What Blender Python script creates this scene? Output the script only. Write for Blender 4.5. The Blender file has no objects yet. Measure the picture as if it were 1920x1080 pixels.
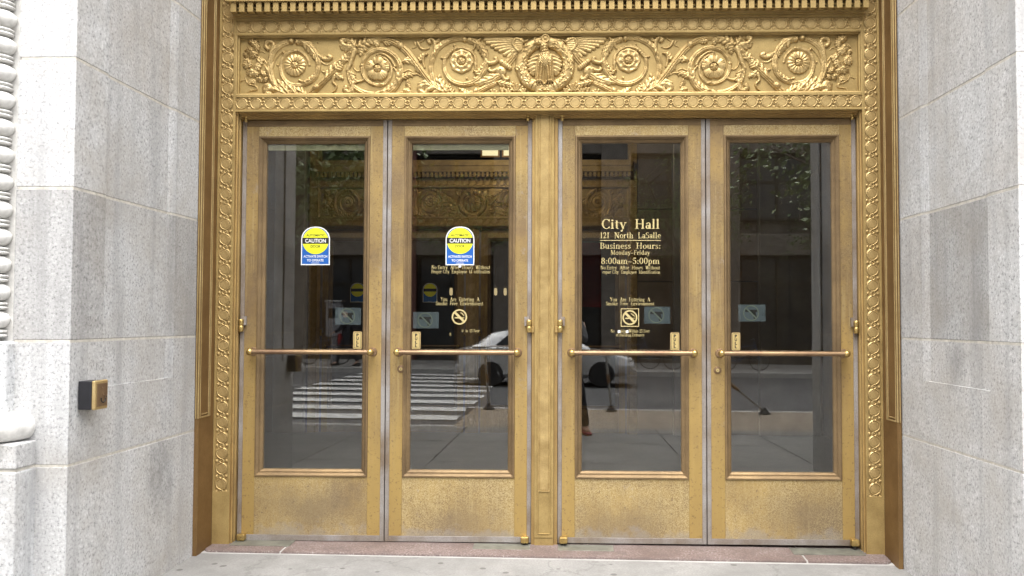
import bpy, bmesh, math, random
import numpy as np
from mathutils import Vector, Matrix
R = math.radians
PI = math.pi
random.seed(7)
scn = bpy.context.scene
col = scn.collection

# ------------------------------------------------------------------ camera
cam_d = bpy.data.cameras.new('camera')
cam = bpy.data.objects.new('camera', cam_d)
col.objects.link(cam)
scn.camera = cam
cam_d.sensor_fit = 'HORIZONTAL'
cam_d.sensor_width = 36.0
cam_d.lens = 36.0 * 1600.0 / 1920.0
cam_d.shift_x = -0.0302
cam_d.shift_y = 0.0031
cam_d.clip_start = 0.02
cam_d.clip_end = 500
cam.matrix_world = (Matrix.Translation((0.1232, -5.25, 1.3542)) @ Matrix.Rotation(0.02633, 4, 'Z')
                    @ Matrix.Rotation(PI / 2 + 0.03506, 4, 'X') @ Matrix.Rotation(0.0026, 4, 'Z'))

# ------------------------------------------------------------------ sky, sun, exposure
SUN_EL, SUN_AZ = R(68), R(182)
wd = bpy.data.worlds.new('World')
scn.world = wd
wd.use_nodes = True
nt = wd.node_tree
bg = nt.nodes['Background']
sky = nt.nodes.new('ShaderNodeTexSky')
sky.sky_type = 'NISHITA'
sky.sun_disc = False
sky.sun_elevation = SUN_EL
sky.sun_rotation = SUN_AZ
sky.dust_density = 5.0
hs = nt.nodes.new('ShaderNodeHueSaturation')
hs.inputs['Saturation'].default_value = 0.20          # a grey, overcast sky
nt.links.new(sky.outputs[0], hs.inputs['Color'])
nt.links.new(hs.outputs[0], bg.inputs['Color'])
bg.inputs['Strength'].default_value = 0.15
sd = bpy.data.lights.new('sun', 'SUN')
sd.energy = 1.0
sd.angle = R(110)
sd.color = (1.0, 0.98, 0.95)
sun = bpy.data.objects.new('sun', sd)
col.objects.link(sun)
sun.rotation_euler = (Vector((0, 0, 0)) - Vector((math.sin(SUN_AZ) * math.cos(SUN_EL), math.cos(SUN_AZ) * math.cos(SUN_EL), math.sin(SUN_EL)))).to_track_quat('-Z', 'Y').to_euler()
scn.view_settings.view_transform = 'Standard'
scn.view_settings.look = 'None'
scn.view_settings.exposure = 2.22
scn.view_settings.gamma = 1.0
scn.view_settings.use_curve_mapping = False
scn.cycles.max_bounces = 8
scn.cycles.transparent_max_bounces = 16

# ------------------------------------------------------------------ materials
MATS = {}
def nmat(name):
    m = bpy.data.materials.new(name)
    m.use_nodes = True
    MATS[name] = m
    t = m.node_tree
    return m, t, t.nodes['Principled BSDF']
def N(t, kind, **kw):
    n = t.nodes.new(kind)
    for k, v in kw.items():
        if k in n.inputs.keys(): n.inputs[k].default_value = v
        else: setattr(n, k, v)
    return n
def ramp(t, src, stops, interp='LINEAR'):
    r = t.nodes.new('ShaderNodeValToRGB')
    r.color_ramp.interpolation = interp
    e = r.color_ramp.elements
    while len(e) < len(stops): e.new(0.5)
    for i, (p, c) in enumerate(stops):
        e[i].position = p
        e[i].color = (c, c, c, 1) if isinstance(c, (int, float)) else (*c, 1)
    t.links.new(src, r.inputs[0])
    return r.outputs[0]
def mix(t, fac, a, b, blend='MIX'):
    m = t.nodes.new('ShaderNodeMix')
    m.data_type = 'RGBA'
    m.blend_type = blend
    for i, v in ((0, fac), (6, a), (7, b)):
        if isinstance(v, (int, float)): m.inputs[i].default_value = v
        elif isinstance(v, tuple): m.inputs[i].default_value = (*v, 1)
        else: t.links.new(v, m.inputs[i])
    return m.outputs[2]
def coords(t, scale=(1, 1, 1), kind='Object'):
    c = t.nodes.new('ShaderNodeTexCoord')
    mp = t.nodes.new('ShaderNodeMapping')
    mp.inputs['Scale'].default_value = scale
    t.links.new(c.outputs[kind], mp.inputs[0])
    return mp.outputs[0]
def noise(t, vec, scale, detail=3.0, rough=0.55, out=0):
    n = N(t, 'ShaderNodeTexNoise', Scale=scale, Detail=detail, Roughness=rough)
    t.links.new(vec, n.inputs['Vector'])
    return n.outputs[out]
def bump(t, b, src, strength=0.3, dist=0.01):
    n = N(t, 'ShaderNodeBump', Strength=strength, Distance=dist)
    t.links.new(src, n.inputs['Height'])
    t.links.new(n.outputs[0], b.inputs['Normal'])
def simple(name, c, rough=0.6, metal=0.0, var=0.12, scale=20, bmp=0.0):
    m, t, b = nmat(name)
    v = coords(t)
    n = noise(t, v, scale, 4)
    lo = tuple(x * (1 - var) for x in c)
    hi = tuple(min(1, x * (1 + var)) for x in c)
    t.links.new(ramp(t, n, [(0.3, lo), (0.7, hi)]), b.inputs['Base Color'])
    b.inputs['Roughness'].default_value = rough
    b.inputs['Metallic'].default_value = metal
    if bmp: bump(t, b, n, bmp, 0.01)
    return m

def granite(name, lo, mid, hi, fleck=95, stain=0.35, warm=(0.62, 0.55, 0.48)):
    m, t, b = nmat(name)
    v = coords(t)
    oi = t.nodes.new('ShaderNodeObjectInfo')
    n1 = noise(t, v, fleck, 4, 0.68)
    c = ramp(t, n1, [(0.34, lo), (0.47, mid), (0.55, mid), (0.68, hi)])
    n2 = noise(t, v, fleck * 0.45, 2)
    c = mix(t, ramp(t, n2, [(0.60, 0.0), (0.68, 0.30)]), c, tuple(x * 0.55 for x in mid))
    # weathering: blotches and rain streaks
    ns = noise(t, v, 2.3, 5, 0.62)
    c = mix(t, ramp(t, ns, [(0.42, 0.0), (0.72, stain)]), c, tuple(x * w for x, w in zip(mid, warm)))
    vs = coords(t, (9, 9, 0.55))
    nk = noise(t, vs, 1.0, 4, 0.6)
    c = mix(t, ramp(t, nk, [(0.50, 0.0), (0.75, stain * 0.9)]), c, tuple(x * 0.55 for x in mid))
    nb = noise(t, v, 14, 5, 0.7)
    c = mix(t, ramp(t, nb, [(0.52, 0.0), (0.70, stain * 0.55)]), c, tuple(x * 0.62 for x in mid))
    vs2 = coords(t, (30, 30, 0.9))
    c = mix(t, ramp(t, noise(t, vs2, 1.0, 3, 0.55), [(0.60, 0.0), (0.78, stain * 0.22)]), c, tuple(x * 1.25 for x in mid))
    c = mix(t, 1.0, c, oi.outputs['Color'], 'MULTIPLY')
    t.links.new(c, b.inputs['Base Color'])
    b.inputs['Roughness'].default_value = 0.78
    bump(t, b, n1, 0.25, 0.004)
    return m
granite('granite', (0.20, 0.201, 0.204), (0.455, 0.455, 0.455), (0.63, 0.63, 0.63), 74, 0.72, warm=(0.71, 0.655, 0.58))
granite('pink_granite', (0.070, 0.046, 0.042), (0.150, 0.113, 0.104), (0.30, 0.262, 0.248), 85, 0.8)
simple('mortar', (0.47, 0.445, 0.395), 0.9, 0, 0.2, 30, 0.3)

def bronze(name, base, dark, rough=0.4, metal=0.6, patch=0.5, scale=3.0, spec=None, speck=0.0):
    m, t, b = nmat(name)
    v = coords(t)
    n = noise(t, v, scale, 6, 0.62)
    c = ramp(t, n, [(0.5 - patch * 0.35, dark), (0.5 + patch * 0.35, base)])
    n2 = noise(t, v, 140, 3, 0.6)
    c = mix(t, ramp(t, n2, [(0.35, 0.22), (0.6, 0.0)]), c, tuple(x * 0.45 for x in dark))
    if speck:
        n3 = noise(t, v, 70, 3, 0.7)
        n4 = noise(t, v, 2.1, 3, 0.5)
        f = mix(t, 1.0, ramp(t, n3, [(0.46, 0.0), (0.56, speck)]), ramp(t, n4, [(0.42, 0.05), (0.60, 1.0)]), 'MULTIPLY')
        c = mix(t, f, c, (0.66, 0.55, 0.32))
    t.links.new(c, b.inputs['Base Color'])
    r = ramp(t, n, [(0.3, min(1, rough + 0.14)), (0.7, rough)])
    t.links.new(r, b.inputs['Roughness'])
    b.inputs['Metallic'].default_value = metal
    b.inputs['Specular IOR Level'].default_value = 0.2
    bump(t, b, n2, 0.12, 0.002)
    return m
bronze('bronze', (0.45, 0.325, 0.132), (0.275, 0.190, 0.074), 0.44, 0.40, 0.55, 6.0)
bronze('bronze_relief', (0.55, 0.40, 0.180), (0.31, 0.212, 0.084), 0.32, 0.50, 0.5, 9.0)
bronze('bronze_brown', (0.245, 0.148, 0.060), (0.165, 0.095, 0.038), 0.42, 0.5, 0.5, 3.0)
bronze('bronze_trim', (0.52, 0.39, 0.19), (0.38, 0.27, 0.12), 0.38, 0.5, 0.4, 8.0)
bronze('brass', (0.56, 0.41, 0.16), (0.38, 0.26, 0.09), 0.24, 0.85, 0.4, 25.0)
bronze('bar_bronze', (0.33, 0.228, 0.125), (0.19, 0.118, 0.075), 0.38, 0.65, 0.4, 2.6)

def door_bronze(name, speck, brown, cover=0.0, worn=False):
    m, t, b = nmat(name)
    v = coords(t)
    oi = t.nodes.new('ShaderNodeObjectInfo')
    vr = N(t, 'ShaderNodeVectorMath', operation='ADD')
    t.links.new(v, vr.inputs[0])
    cmb = t.nodes.new('ShaderNodeCombineXYZ')
    mm = N(t, 'ShaderNodeMath', operation='MULTIPLY')
    mm.inputs[1].default_value = 37.0
    t.links.new(oi.outputs['Random'], mm.inputs[0])
    t.links.new(mm.outputs[0], cmb.inputs[0]); t.links.new(mm.outputs[0], cmb.inputs[2])
    t.links.new(cmb.outputs[0], vr.inputs[1])
    v2 = vr.outputs[0]
    n = noise(t, v2, 2.6, 6, 0.6)
    c = ramp(t, n, [(0.5 - 0.14 + brown, (0.205, 0.140, 0.076)), (0.5 + brown, (0.285, 0.195, 0.082)), (0.66 + brown, (0.38, 0.260, 0.098))])
    sv = N(t, 'ShaderNodeMapping'); sv.inputs['Scale'].default_value = (26, 26, 1.3)
    t.links.new(v2, sv.inputs[0])
    n5 = noise(t, sv.outputs[0], 1.0, 4, 0.6)
    c = mix(t, ramp(t, n5, [(0.46, 0.0), (0.72, 0.38)]), c, (0.20, 0.140, 0.078))
    sv2 = N(t, 'ShaderNodeMapping'); sv2.inputs['Scale'].default_value = (60, 60, 2.2)
    t.links.new(v2, sv2.inputs[0])
    c = mix(t, ramp(t, noise(t, sv2.outputs[0], 1.0, 3, 0.6), [(0.54, 0.0), (0.72, 0.34)]), c, (0.52, 0.42, 0.22))
    n3 = noise(t, v2, 170, 3, 0.75)
    n4 = noise(t, v2, 1.9, 4, 0.55)
    f = mix(t, 1.0, ramp(t, n3, [(0.40, 0.0), (0.62, 0.9)]), ramp(t, n4, [(0.40 - cover, 0.0), (0.66 - cover, speck)]), 'MULTIPLY')
    c = mix(t, f, c, (0.54, 0.43, 0.225))
    # pits and spots of grey oxide
    n6 = noise(t, v2, 45, 2, 0.6)
    c = mix(t, ramp(t, n6, [(0.63, 0.0), (0.70, 0.6)]), c, (0.17, 0.115, 0.07))
    n7 = noise(t, v2, 7, 5, 0.7)
    c = mix(t, ramp(t, n7, [(0.64, 0.0), (0.74, 0.55)]), c, (0.36, 0.33, 0.32))
    if name == 'door_stile':
        gc = t.nodes.new('ShaderNodeTexCoord')
        sp = t.nodes.new('ShaderNodeSeparateXYZ'); t.links.new(gc.outputs['Generated'], sp.inputs[0])
        ad = N(t, 'ShaderNodeMath', operation='MULTIPLY_ADD'); ad.inputs[1].default_value = 0.55
        t.links.new(noise(t, sv.outputs[0], 0.5, 5, 0.6), ad.inputs[0]); t.links.new(sp.outputs[2], ad.inputs[2])
        c = mix(t, ramp(t, ad.outputs[0], [(0.45, 0.75), (0.85, 0.0)]), c, (0.40, 0.272, 0.092))
        n8 = noise(t, v2, 60, 3, 0.7)
        c = mix(t, ramp(t, n8, [(0.58, 0.0), (0.66, 0.55)]), c, (0.16, 0.11, 0.06))
    if worn:
        # each kick plate wears in its own way: brown patina in the middle (amount and height kept in the object colour), pale corrosion along the foot
        gc = t.nodes.new('ShaderNodeTexCoord')
        sp = t.nodes.new('ShaderNodeSeparateXYZ'); t.links.new(gc.outputs['Generated'], sp.inputs[0])
        sc = t.nodes.new('ShaderNodeSeparateColor'); t.links.new(oi.outputs['Color'], sc.inputs[0])
        def M(op, a, b_=None, c_=None):
            n = N(t, 'ShaderNodeMath', operation=op)
            for i, q in enumerate((a, b_, c_)):
                if q is None: continue
                if isinstance(q, (int, float)): n.inputs[i].default_value = q
                else: t.links.new(q, n.inputs[i])
            return n.outputs[0]
        dx = M('MULTIPLY', M('ABSOLUTE', M('SUBTRACT', sp.outputs[0], sc.outputs[2])), 1.7)
        dz = M('MULTIPLY', M('ABSOLUTE', M('SUBTRACT', sp.outputs[2], sc.outputs[1])), 1.7)
        rr_ = M('SQRT', M('ADD', M('MULTIPLY', dx, dx), M('MULTIPLY', dz, dz)))
        ed = M('ADD', rr_, M('MULTIPLY', M('SUBTRACT', noise(t, v2, 6, 5, 0.65), 0.5), 1.3))
        fm = M('MULTIPLY', ramp(t, ed, [(0.30, 1.0), (1.15, 0.0)]), sc.outputs[0])
        fm = M('MULTIPLY', fm, 0.72)
        c = mix(t, fm, c, (0.205, 0.155, 0.100))
        fo = M('ADD', sp.outputs[2], M('MULTIPLY', M('SUBTRACT', noise(t, v2, 9, 5, 0.7), 0.5), 0.9))
        c = mix(t, ramp(t, fo, [(0.0, 0.45), (0.17, 0.0)]), c, (0.30, 0.285, 0.27))
    t.links.new(c, b.inputs['Base Color'])
    t.links.new(ramp(t, n4, [(0.35, 0.52), (0.65, 0.36)]), b.inputs['Roughness'])
    b.inputs['Metallic'].default_value = 0.45
    b.inputs['Specular IOR Level'].default_value = 0.2
    bump(t, b, n3, 0.25, 0.002)
    return m
door_bronze('door_stile', 0.35, 0.0)
door_bronze('door_rail', 1.0, -0.04, 0.14, True)
door_bronze('door_rail_top', 1.0, -0.02, 0.22)
bronze('door_moulding', (0.25, 0.172, 0.088), (0.15, 0.103, 0.056), 0.44, 0.42, 0.5, 4.0)
bronze('oxide', (0.34, 0.32, 0.305), (0.19, 0.145, 0.105), 0.5, 0.4, 0.45, 3.5)
bronze('jamb_bronze', (0.52, 0.36, 0.14), (0.28, 0.18, 0.075), 0.42, 0.55, 0.6, 2.5)

def glass_mat(name, refl, tint):
    m = bpy.data.materials.new(name); m.use_nodes = True; MATS[name] = m
    t = m.node_tree
    t.nodes.remove(t.nodes['Principled BSDF'])
    out = t.nodes['Material Output']
    lw = N(t, 'ShaderNodeLayerWeight'); lw.inputs['Blend'].default_value = 0.5
    pw = N(t, 'ShaderNodeMath', operation='POWER'); pw.inputs[1].default_value = 5.0
    t.links.new(lw.outputs['Facing'], pw.inputs[0])
    ma = N(t, 'ShaderNodeMath', operation='MULTIPLY_ADD'); ma.inputs[1].default_value = 0.9; ma.inputs[2].default_value = refl
    t.links.new(pw.outputs[0], ma.inputs[0])
    tr = N(t, 'ShaderNodeBsdfTransparent'); tr.inputs[0].default_value = (*tint, 1)
    gl = N(t, 'ShaderNodeBsdfGlossy'); gl.inputs['Roughness'].default_value = 0.0; gl.inputs['Color'].default_value = (1, 1, 1, 1)
    mx = t.nodes.new('ShaderNodeMixShader')
    t.links.new(ma.outputs[0], mx.inputs[0]); t.links.new(tr.outputs[0], mx.inputs[1]); t.links.new(gl.outputs[0], mx.inputs[2])
    t.links.new(mx.outputs[0], out.inputs['Surface'])
    return m
glass_mat('glass', 0.080, (0.90, 0.90, 0.87))
glass_mat('film', 0.10, (0.42, 0.50, 0.55))

simple('gold_leaf', (0.44, 0.36, 0.165), 0.5, 0.1, 0.12, 60)
simple('sign_yellow', (0.60, 0.62, 0.02), 0.4, 0, 0.03)
simple('sign_blue', (0.008, 0.085, 0.33), 0.4, 0, 0.04)
simple('sign_black', (0.012, 0.012, 0.012), 0.4)
simple('sign_white', (0.66, 0.66, 0.65), 0.4, 0, 0.03)
simple('sign_gold', (0.52, 0.40, 0.17), 0.35, 0.3, 0.06)
simple('sign_pale', (0.062, 0.085, 0.105), 0.5, 0, 0.08)
simple('sign_ring', (0.11, 0.14, 0.12), 0.5, 0, 0.1)
simple('carved_stone', (0.58, 0.57, 0.545), 0.85, 0, 0.16, 26, 0.3)
simple('black_plastic', (0.013, 0.013, 0.016), 0.45, 0, 0.2)
simple('rubber', (0.02, 0.02, 0.02), 0.8)
simple('dark_gap', (0.02, 0.017, 0.013), 0.8)
simple('concrete', (0.31, 0.30, 0.285), 0.9, 0, 0.2, 6, 0.2)
simple('kerb_stone', (0.42, 0.41, 0.39), 0.85, 0, 0.15, 8, 0.2)
simple('planter_paving', (0.25, 0.21, 0.165), 0.9, 0, 0.2, 5, 0.2)
simple('asphalt', (0.09, 0.09, 0.092), 0.9, 0, 0.25, 40, 0.3)
simple('road_paint', (0.56, 0.56, 0.545), 0.7, 0, 0.2, 5)
simple('car_silver', (0.60, 0.61, 0.62), 0.25, 0.7, 0.03)
simple('car_glass', (0.02, 0.022, 0.025), 0.06, 0, 0.05)
simple('tail_red', (0.55, 0.02, 0.015), 0.25)
simple('chrome', (0.6, 0.6, 0.6), 0.15, 1.0, 0.03)
simple('plate_green', (0.155, 0.155, 0.13), 0.5, 0.4, 0.3, 12)
simple('bark', (0.085, 0.065, 0.05), 0.9, 0, 0.3, 18, 0.5)
simple('brown_stone', (0.19, 0.168, 0.145), 0.85, 0, 0.25, 3)
simple('red_brick', (0.17, 0.075, 0.06), 0.85, 0, 0.25, 6)
simple('window_dark', (0.02, 0.023, 0.026), 0.12, 0, 0.1)
simple('vest_wall', (0.16, 0.125, 0.095), 0.6, 0, 0.2, 3)
simple('vest_marble', (0.20, 0.185, 0.165), 0.35, 0, 0.25, 3)
simple('vest_floor', (0.10, 0.09, 0.08), 0.35, 0, 0.2, 4)
simple('skin', (0.50, 0.31, 0.22), 0.55, 0, 0.05)
simple('hair_dark', (0.03, 0.022, 0.017), 0.6)
simple('cloth_dark', (0.022, 0.024, 0.03), 0.9, 0, 0.2)
simple('cloth_grey', (0.10, 0.10, 0.105), 0.9, 0, 0.2)
simple('cloth_blue', (0.05, 0.08, 0.14), 0.9, 0, 0.2)
simple('shoe_red', (0.26, 0.02, 0.03), 0.6, 0, 0.1)
simple('shoe_green', (0.30, 0.34, 0.06), 0.6, 0, 0.1)
simple('bag_red', (0.35, 0.03, 0.03), 0.7, 0, 0.1)
simple('steel', (0.35, 0.35, 0.34), 0.35, 0.9, 0.1)
simple('kiosk_grey', (0.25, 0.25, 0.26), 0.5, 0.2)
simple('strip_pale', (0.28, 0.28, 0.19), 0.4)
m, t, b = nmat('lamp_glow')
b.inputs['Base Color'].default_value = (0.9, 0.8, 0.55, 1)
b.inputs['Emission Color'].default_value = (1.0, 0.78, 0.42, 1)
b.inputs['Emission Strength'].default_value = 0.16
m, t, b = nmat('lit_pane')
b.inputs['Base Color'].default_value = (0.8, 0.76, 0.6, 1)
b.inputs['Emission Color'].default_value = (1.0, 0.90, 0.55, 1)
b.inputs['Emission Strength'].default_value = 0.22
# leaves: mottled green
m, t, b = nmat('leaf')
v = coords(t)
t.links.new(ramp(t, noise(t, v, 1.5, 3), [(0.3, (0.06, 0.11, 0.03)), (0.7, (0.13, 0.18, 0.05))]), b.inputs['Base Color'])
b.inputs['Roughness'].default_value = 0.5
# sidewalk: worn concrete with gum spots and hairline cracks
m, t, b = nmat('sidewalk')
v = coords(t)
n1 = noise(t, v, 1.6, 6, 0.65)
c = ramp(t, n1, [(0.3, (0.15, 0.148, 0.142)), (0.7, (0.265, 0.26, 0.25))])
n2 = noise(t, v, 90, 3, 0.7)
c = mix(t, ramp(t, n2, [(0.38, 0.5), (0.62, 0.0)]), c, (0.13, 0.127, 0.122))
c = mix(t, ramp(t, noise(t, v, 7, 6, 0.7), [(0.48, 0.0), (0.66, 0.5)]), c, (0.14, 0.135, 0.128))
vk = N(t, 'ShaderNodeTexVoronoi', Scale=1.1, feature='DISTANCE_TO_EDGE')
wob = N(t, 'ShaderNodeVectorMath', operation='MULTIPLY_ADD'); wob.inputs[1].default_value = (.35, .35, .35)
t.links.new(noise(t, v, 3, 5, 0.7, 1), wob.inputs[0]); t.links.new(v, wob.inputs[2]); t.links.new(wob.outputs[0], vk.inputs['Vector'])
c = mix(t, ramp(t, vk.outputs['Distance'], [(0.004, 0.32), (0.010, 0.0)]), c, (0.07, 0.068, 0.064))
vo = N(t, 'ShaderNodeTexVoronoi', Scale=7.0, Randomness=1.0)
t.links.new(v, vo.inputs['Vector'])
nd = noise(t, v, 30, 2)
ad = N(t, 'ShaderNodeMath', operation='MULTIPLY_ADD'); ad.inputs[1].default_value = 0.06
t.links.new(nd, ad.inputs[0]); t.links.new(vo.outputs['Distance'], ad.inputs[2])
c = mix(t, ramp(t, ad.outputs[0], [(0.15, 0.85), (0.18, 0.0)]), c, (0.085, 0.08, 0.075))
t.links.new(c, b.inputs['Base Color'])
b.inputs['Roughness'].default_value = 0.85
bump(t, b, n2, 0.2, 0.004)

# ------------------------------------------------------------------ mesh helpers
class MB:
    def __init__(s): s.v = []; s.f = []
    def add(s, vs, fs):
        o = len(s.v); s.v += [tuple(p) for p in vs]; s.f += [tuple(i + o for i in f) for f in fs]; return s
    def box(s, x0, x1, y0, y1, z0, z1):
        vs = [(x, y, z) for z in (z0, z1) for y in (y0, y1) for x in (x0, x1)]
        return s.add(vs, [(0, 2, 3, 1), (4, 5, 7, 6), (0, 1, 5, 4), (2, 6, 7, 3), (0, 4, 6, 2), (1, 3, 7, 5)])
    def prism(s, poly, a0, a1, axis='z'):
        n = len(poly)
        ar = sum(poly[i][0] * poly[(i + 1) % n][1] - poly[(i + 1) % n][0] * poly[i][1] for i in range(n))
        if ar < 0: poly = poly[::-1]
        def P(p, a):
            return (p[0], p[1], a) if axis == 'z' else ((p[0], a, p[1]) if axis == 'y' else (a, p[0], p[1]))
        vs = [P(p, a0) for p in poly] + [P(p, a1) for p in poly]
        fs = [tuple(range(n))[::-1], tuple(range(n, 2 * n))] + [(i, (i + 1) % n, n + (i + 1) % n, n + i) for i in range(n)]
        if axis == 'y': fs = [f[::-1] for f in fs]
        return s.add(vs, fs)
    def lathe(s, prof, c=(0, 0, 0), axis='z', n=20):
        vs = []; fs = []
        for r, h in prof:
            for k in range(n):
                a = 2 * PI * k / n
                p = (r * math.cos(a), r * math.sin(a), h)
                if axis == 'y': p = (p[0], p[2], -p[1])
                elif axis == 'x': p = (p[2], p[0], p[1])
                vs.append((p[0] + c[0], p[1] + c[1], p[2] + c[2]))
        for i in range(len(prof) - 1):
            for k in range(n):
                fs.append((i * n + k, i * n + (k + 1) % n, (i + 1) * n + (k + 1) % n, (i + 1) * n + k))
        fs.append(tuple(range(n))[::-1]); fs.append(tuple(range((len(prof) - 1) * n, len(prof) * n)))
        return s.add(vs, fs)
    def tube(s, pts, rad, n=10):
        pts = [Vector(p) for p in pts]
        if not isinstance(rad, (list, tuple)): rad = [rad] * len(pts)
        vs = []; fs = []
        up = Vector((0.123, 0.31, 0.94))
        for i, p in enumerate(pts):
            d = (pts[min(i + 1, len(pts) - 1)] - pts[max(i - 1, 0)]).normalized()
            a = d.cross(up)
            if a.length < 1e-3: a = d.cross(Vector((1, 0, 0)))
            a.normalize(); bb = d.cross(a)
            for k in range(n):
                q = 2 * PI * k / n
                vs.append(p + (a * math.cos(q) + bb * math.sin(q)) * rad[i])
        for i in range(len(pts) - 1):
            for k in range(n):
                fs.append((i * n + k, i * n + (k + 1) % n, (i + 1) * n + (k + 1) % n, (i + 1) * n + k))
        fs.append(tuple(range(n))[::-1]); fs.append(tuple(range((len(pts) - 1) * n, len(pts) * n)))
        return s.add(vs, fs)
    def frame(s, x0, x1, z0, z1, prof):
        """mitred picture-frame moulding facing -Y: prof = [(inset, y), ...]"""
        vs = []; fs = []
        for d, y in prof:
            vs += [(x0 + d, y, z0 + d), (x1 - d, y, z0 + d), (x1 - d, y, z1 - d), (x0 + d, y, z1 - d)]
        for i in range(len(prof) - 1):
            for k in range(4):
                fs.append((i * 4 + k, i * 4 + (k + 1) % 4, (i + 1) * 4 + (k + 1) % 4, (i + 1) * 4 + k))
        return s.add(vs, fs)
    def build(s, name, mat, parent=None, bevel=0.0, smooth=None, color=None):
        me = bpy.data.meshes.new(name)
        me.from_pydata(s.v, [], s.f)
        bm = bmesh.new(); bm.from_mesh(me)
        if smooth is not None: bmesh.ops.remove_doubles(bm, verts=bm.verts, dist=1e-6)
        bmesh.ops.recalc_face_normals(bm, faces=bm.faces)
        bm.to_mesh(me); bm.free()
        return mkobj(name, me, mat, parent, bevel, smooth, color)
def mkobj(name, me, mat, parent=None, bevel=0.0, smooth=None, color=None):
    if mat and not me.materials: me.materials.append(MATS[mat])
    if smooth is not None:
        me.shade_smooth()
        me.set_sharp_from_angle(angle=R(smooth))
    o = bpy.data.objects.new(name, me)
    col.objects.link(o)
    if parent is not None: o.parent = parent
    if bevel:
        bv = o.modifiers.new('edge', 'BEVEL'); bv.width = bevel; bv.segments = 2; bv.limit_method = 'ANGLE'; bv.angle_limit = R(40)
    if color: o.color = (*color, 1)
    return o
def empty(name, loc=(0, 0, 0), parent=None):
    o = bpy.data.objects.new(name, None)
    o.empty_display_size = 0.1
    col.objects.link(o)
    o.location = loc
    if parent is not None: o.parent = parent
    return o
def tag(o, label=None, cat=None, group=None, kind=None):
    if label: o['label'] = label
    if cat: o['category'] = cat
    if group: o['group'] = group
    if kind: o['kind'] = kind
    return o
def copy_tree(o, parent=None, skip=(), keep=None):
    c = o.copy(); col.objects.link(c); c.parent = parent
    for ch in list(o.children):
        if ch.name.split('.')[0] in skip: continue
        copy_tree(ch, c, skip)
    return c
def box(name, mat, parent, x0, x1, y0, y1, z0, z1, bevel=0.0, color=None):
    return MB().box(x0, x1, y0, y1, z0, z1).build(name, mat, parent, bevel, None, color)

# ------------------------------------------------------------------ ground
def gz(x, y):
    """sidewalk level: falls gently to the right and towards the kerb"""
    return -0.055 - 0.0085 * max(-7.0, min(7.0, x)) + 0.012 * (max(-9.5, y) + 0.15)
def rz(x): return -0.285 - 0.0125 * max(-7.0, min(7.0, x))
def sheet(name, mat, x0, x1, y0, y1, zf, dz=0.0, thick=0.0, parent=None, nx=14):
    mb = MB(); xs = [x0 + (x1 - x0) * i / nx for i in range(nx + 1)]
    vs = []
    for x in xs:
        for y in (y0, y1): vs.append((x, y, zf(x, y) + dz))
    fs = [(2 * i, 2 * i + 2, 2 * i + 3, 2 * i + 1) for i in range(nx)]
    if thick:
        n = len(vs); vs += [(a, b_, c_ - thick) for a, b_, c_ in vs]
        fs += [tuple(j + n for j in f)[::-1] for f in fs[:nx]]
        fs += [(2 * i + 2, 2 * i, 2 * i + n, 2 * i + 2 + n) for i in range(nx)] + [(2 * i + 1, 2 * i + 3, 2 * i + 3 + n, 2 * i + 1 + n) for i in range(nx)]
        fs += [(0, 1, 1 + n, n), (2 * nx + 1, 2 * nx, 2 * nx + n, 2 * nx + 1 + n)]
    mb.add(vs, fs)
    return mb.build(name, mat, parent)
g = MB().box(-220, 220, -220, 220, -0.9, -0.62).build('ground', 'asphalt'); tag(g, kind='structure')
road = sheet('roadway', 'asphalt', -70, 70, -20.4, -6.0, lambda x, y: rz(x)); tag(road, kind='structure')
for k in range(9):
    y = -8.75 - 1.36 * k
    sheet('crosswalk_stripe', 'road_paint', -6.0 + random.uniform(-.05, .05), -1.62 + random.uniform(-.05, .05), y - 0.33, y + 0.33, lambda a, b_: rz(a), 0.005, parent=road, nx=4)
for x0 in (-0.2,):
    sheet('lane_line', 'road_paint', 1.2, 40, -14.1, -13.98, lambda a, b_: rz(a), 0.005, parent=road)
sheet('stop_line', 'road_paint', -0.9, -0.3, -19.6, -14.6, lambda a, b_: rz(a), 0.005, parent=road, nx=2)
walk = sheet('sidewalk', 'dark_gap', -30, 30, -6.45, 0.02, gz, -0.02); tag(walk, kind='structure')
XJ = [-9.11 + 1.31 * i for i in range(15)]
big = [-9.11, -6.49, -2.56, 2.68, 6.6, 9.23]
for r_, (ya, yb, js) in enumerate([(-1.62, -0.04, big), (-3.25, -1.63, XJ), (-4.88, -3.26, XJ), (-6.44, -4.89, XJ)]):
    for a, b_ in zip(js[:-1], js[1:]):
        sheet('paving_slab', 'sidewalk', a + 0.007, b_ - 0.007, ya + .004, yb - .004, gz, 0.0, 0.06, walk, 6)
sheet('kerb_edge', 'kerb_stone', -30, -1.45, -6.62, -6.452, gz, 0.0, 0.3, walk)
bump_out = sheet('kerb_extension', 'planter_paving', -1.45, 30, -9.28, -6.452, gz, -0.004, 0.3); tag(bump_out, kind='structure')
sheet('kerb_edge', 'kerb_stone', -1.6, 30, -9.46, -9.282, gz, 0.002, 0.3, bump_out)
far = sheet('far_sidewalk', 'concrete', -70, 70, -26, -20.6, lambda x, y: rz(x) + 0.14, 0, 0.3); tag(far, kind='structure')
sheet('kerb_edge', 'kerb_stone', -70, 70, -20.6, -20.4, lambda x, y: rz(x) + 0.143, 0, 0.3, far)

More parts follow.
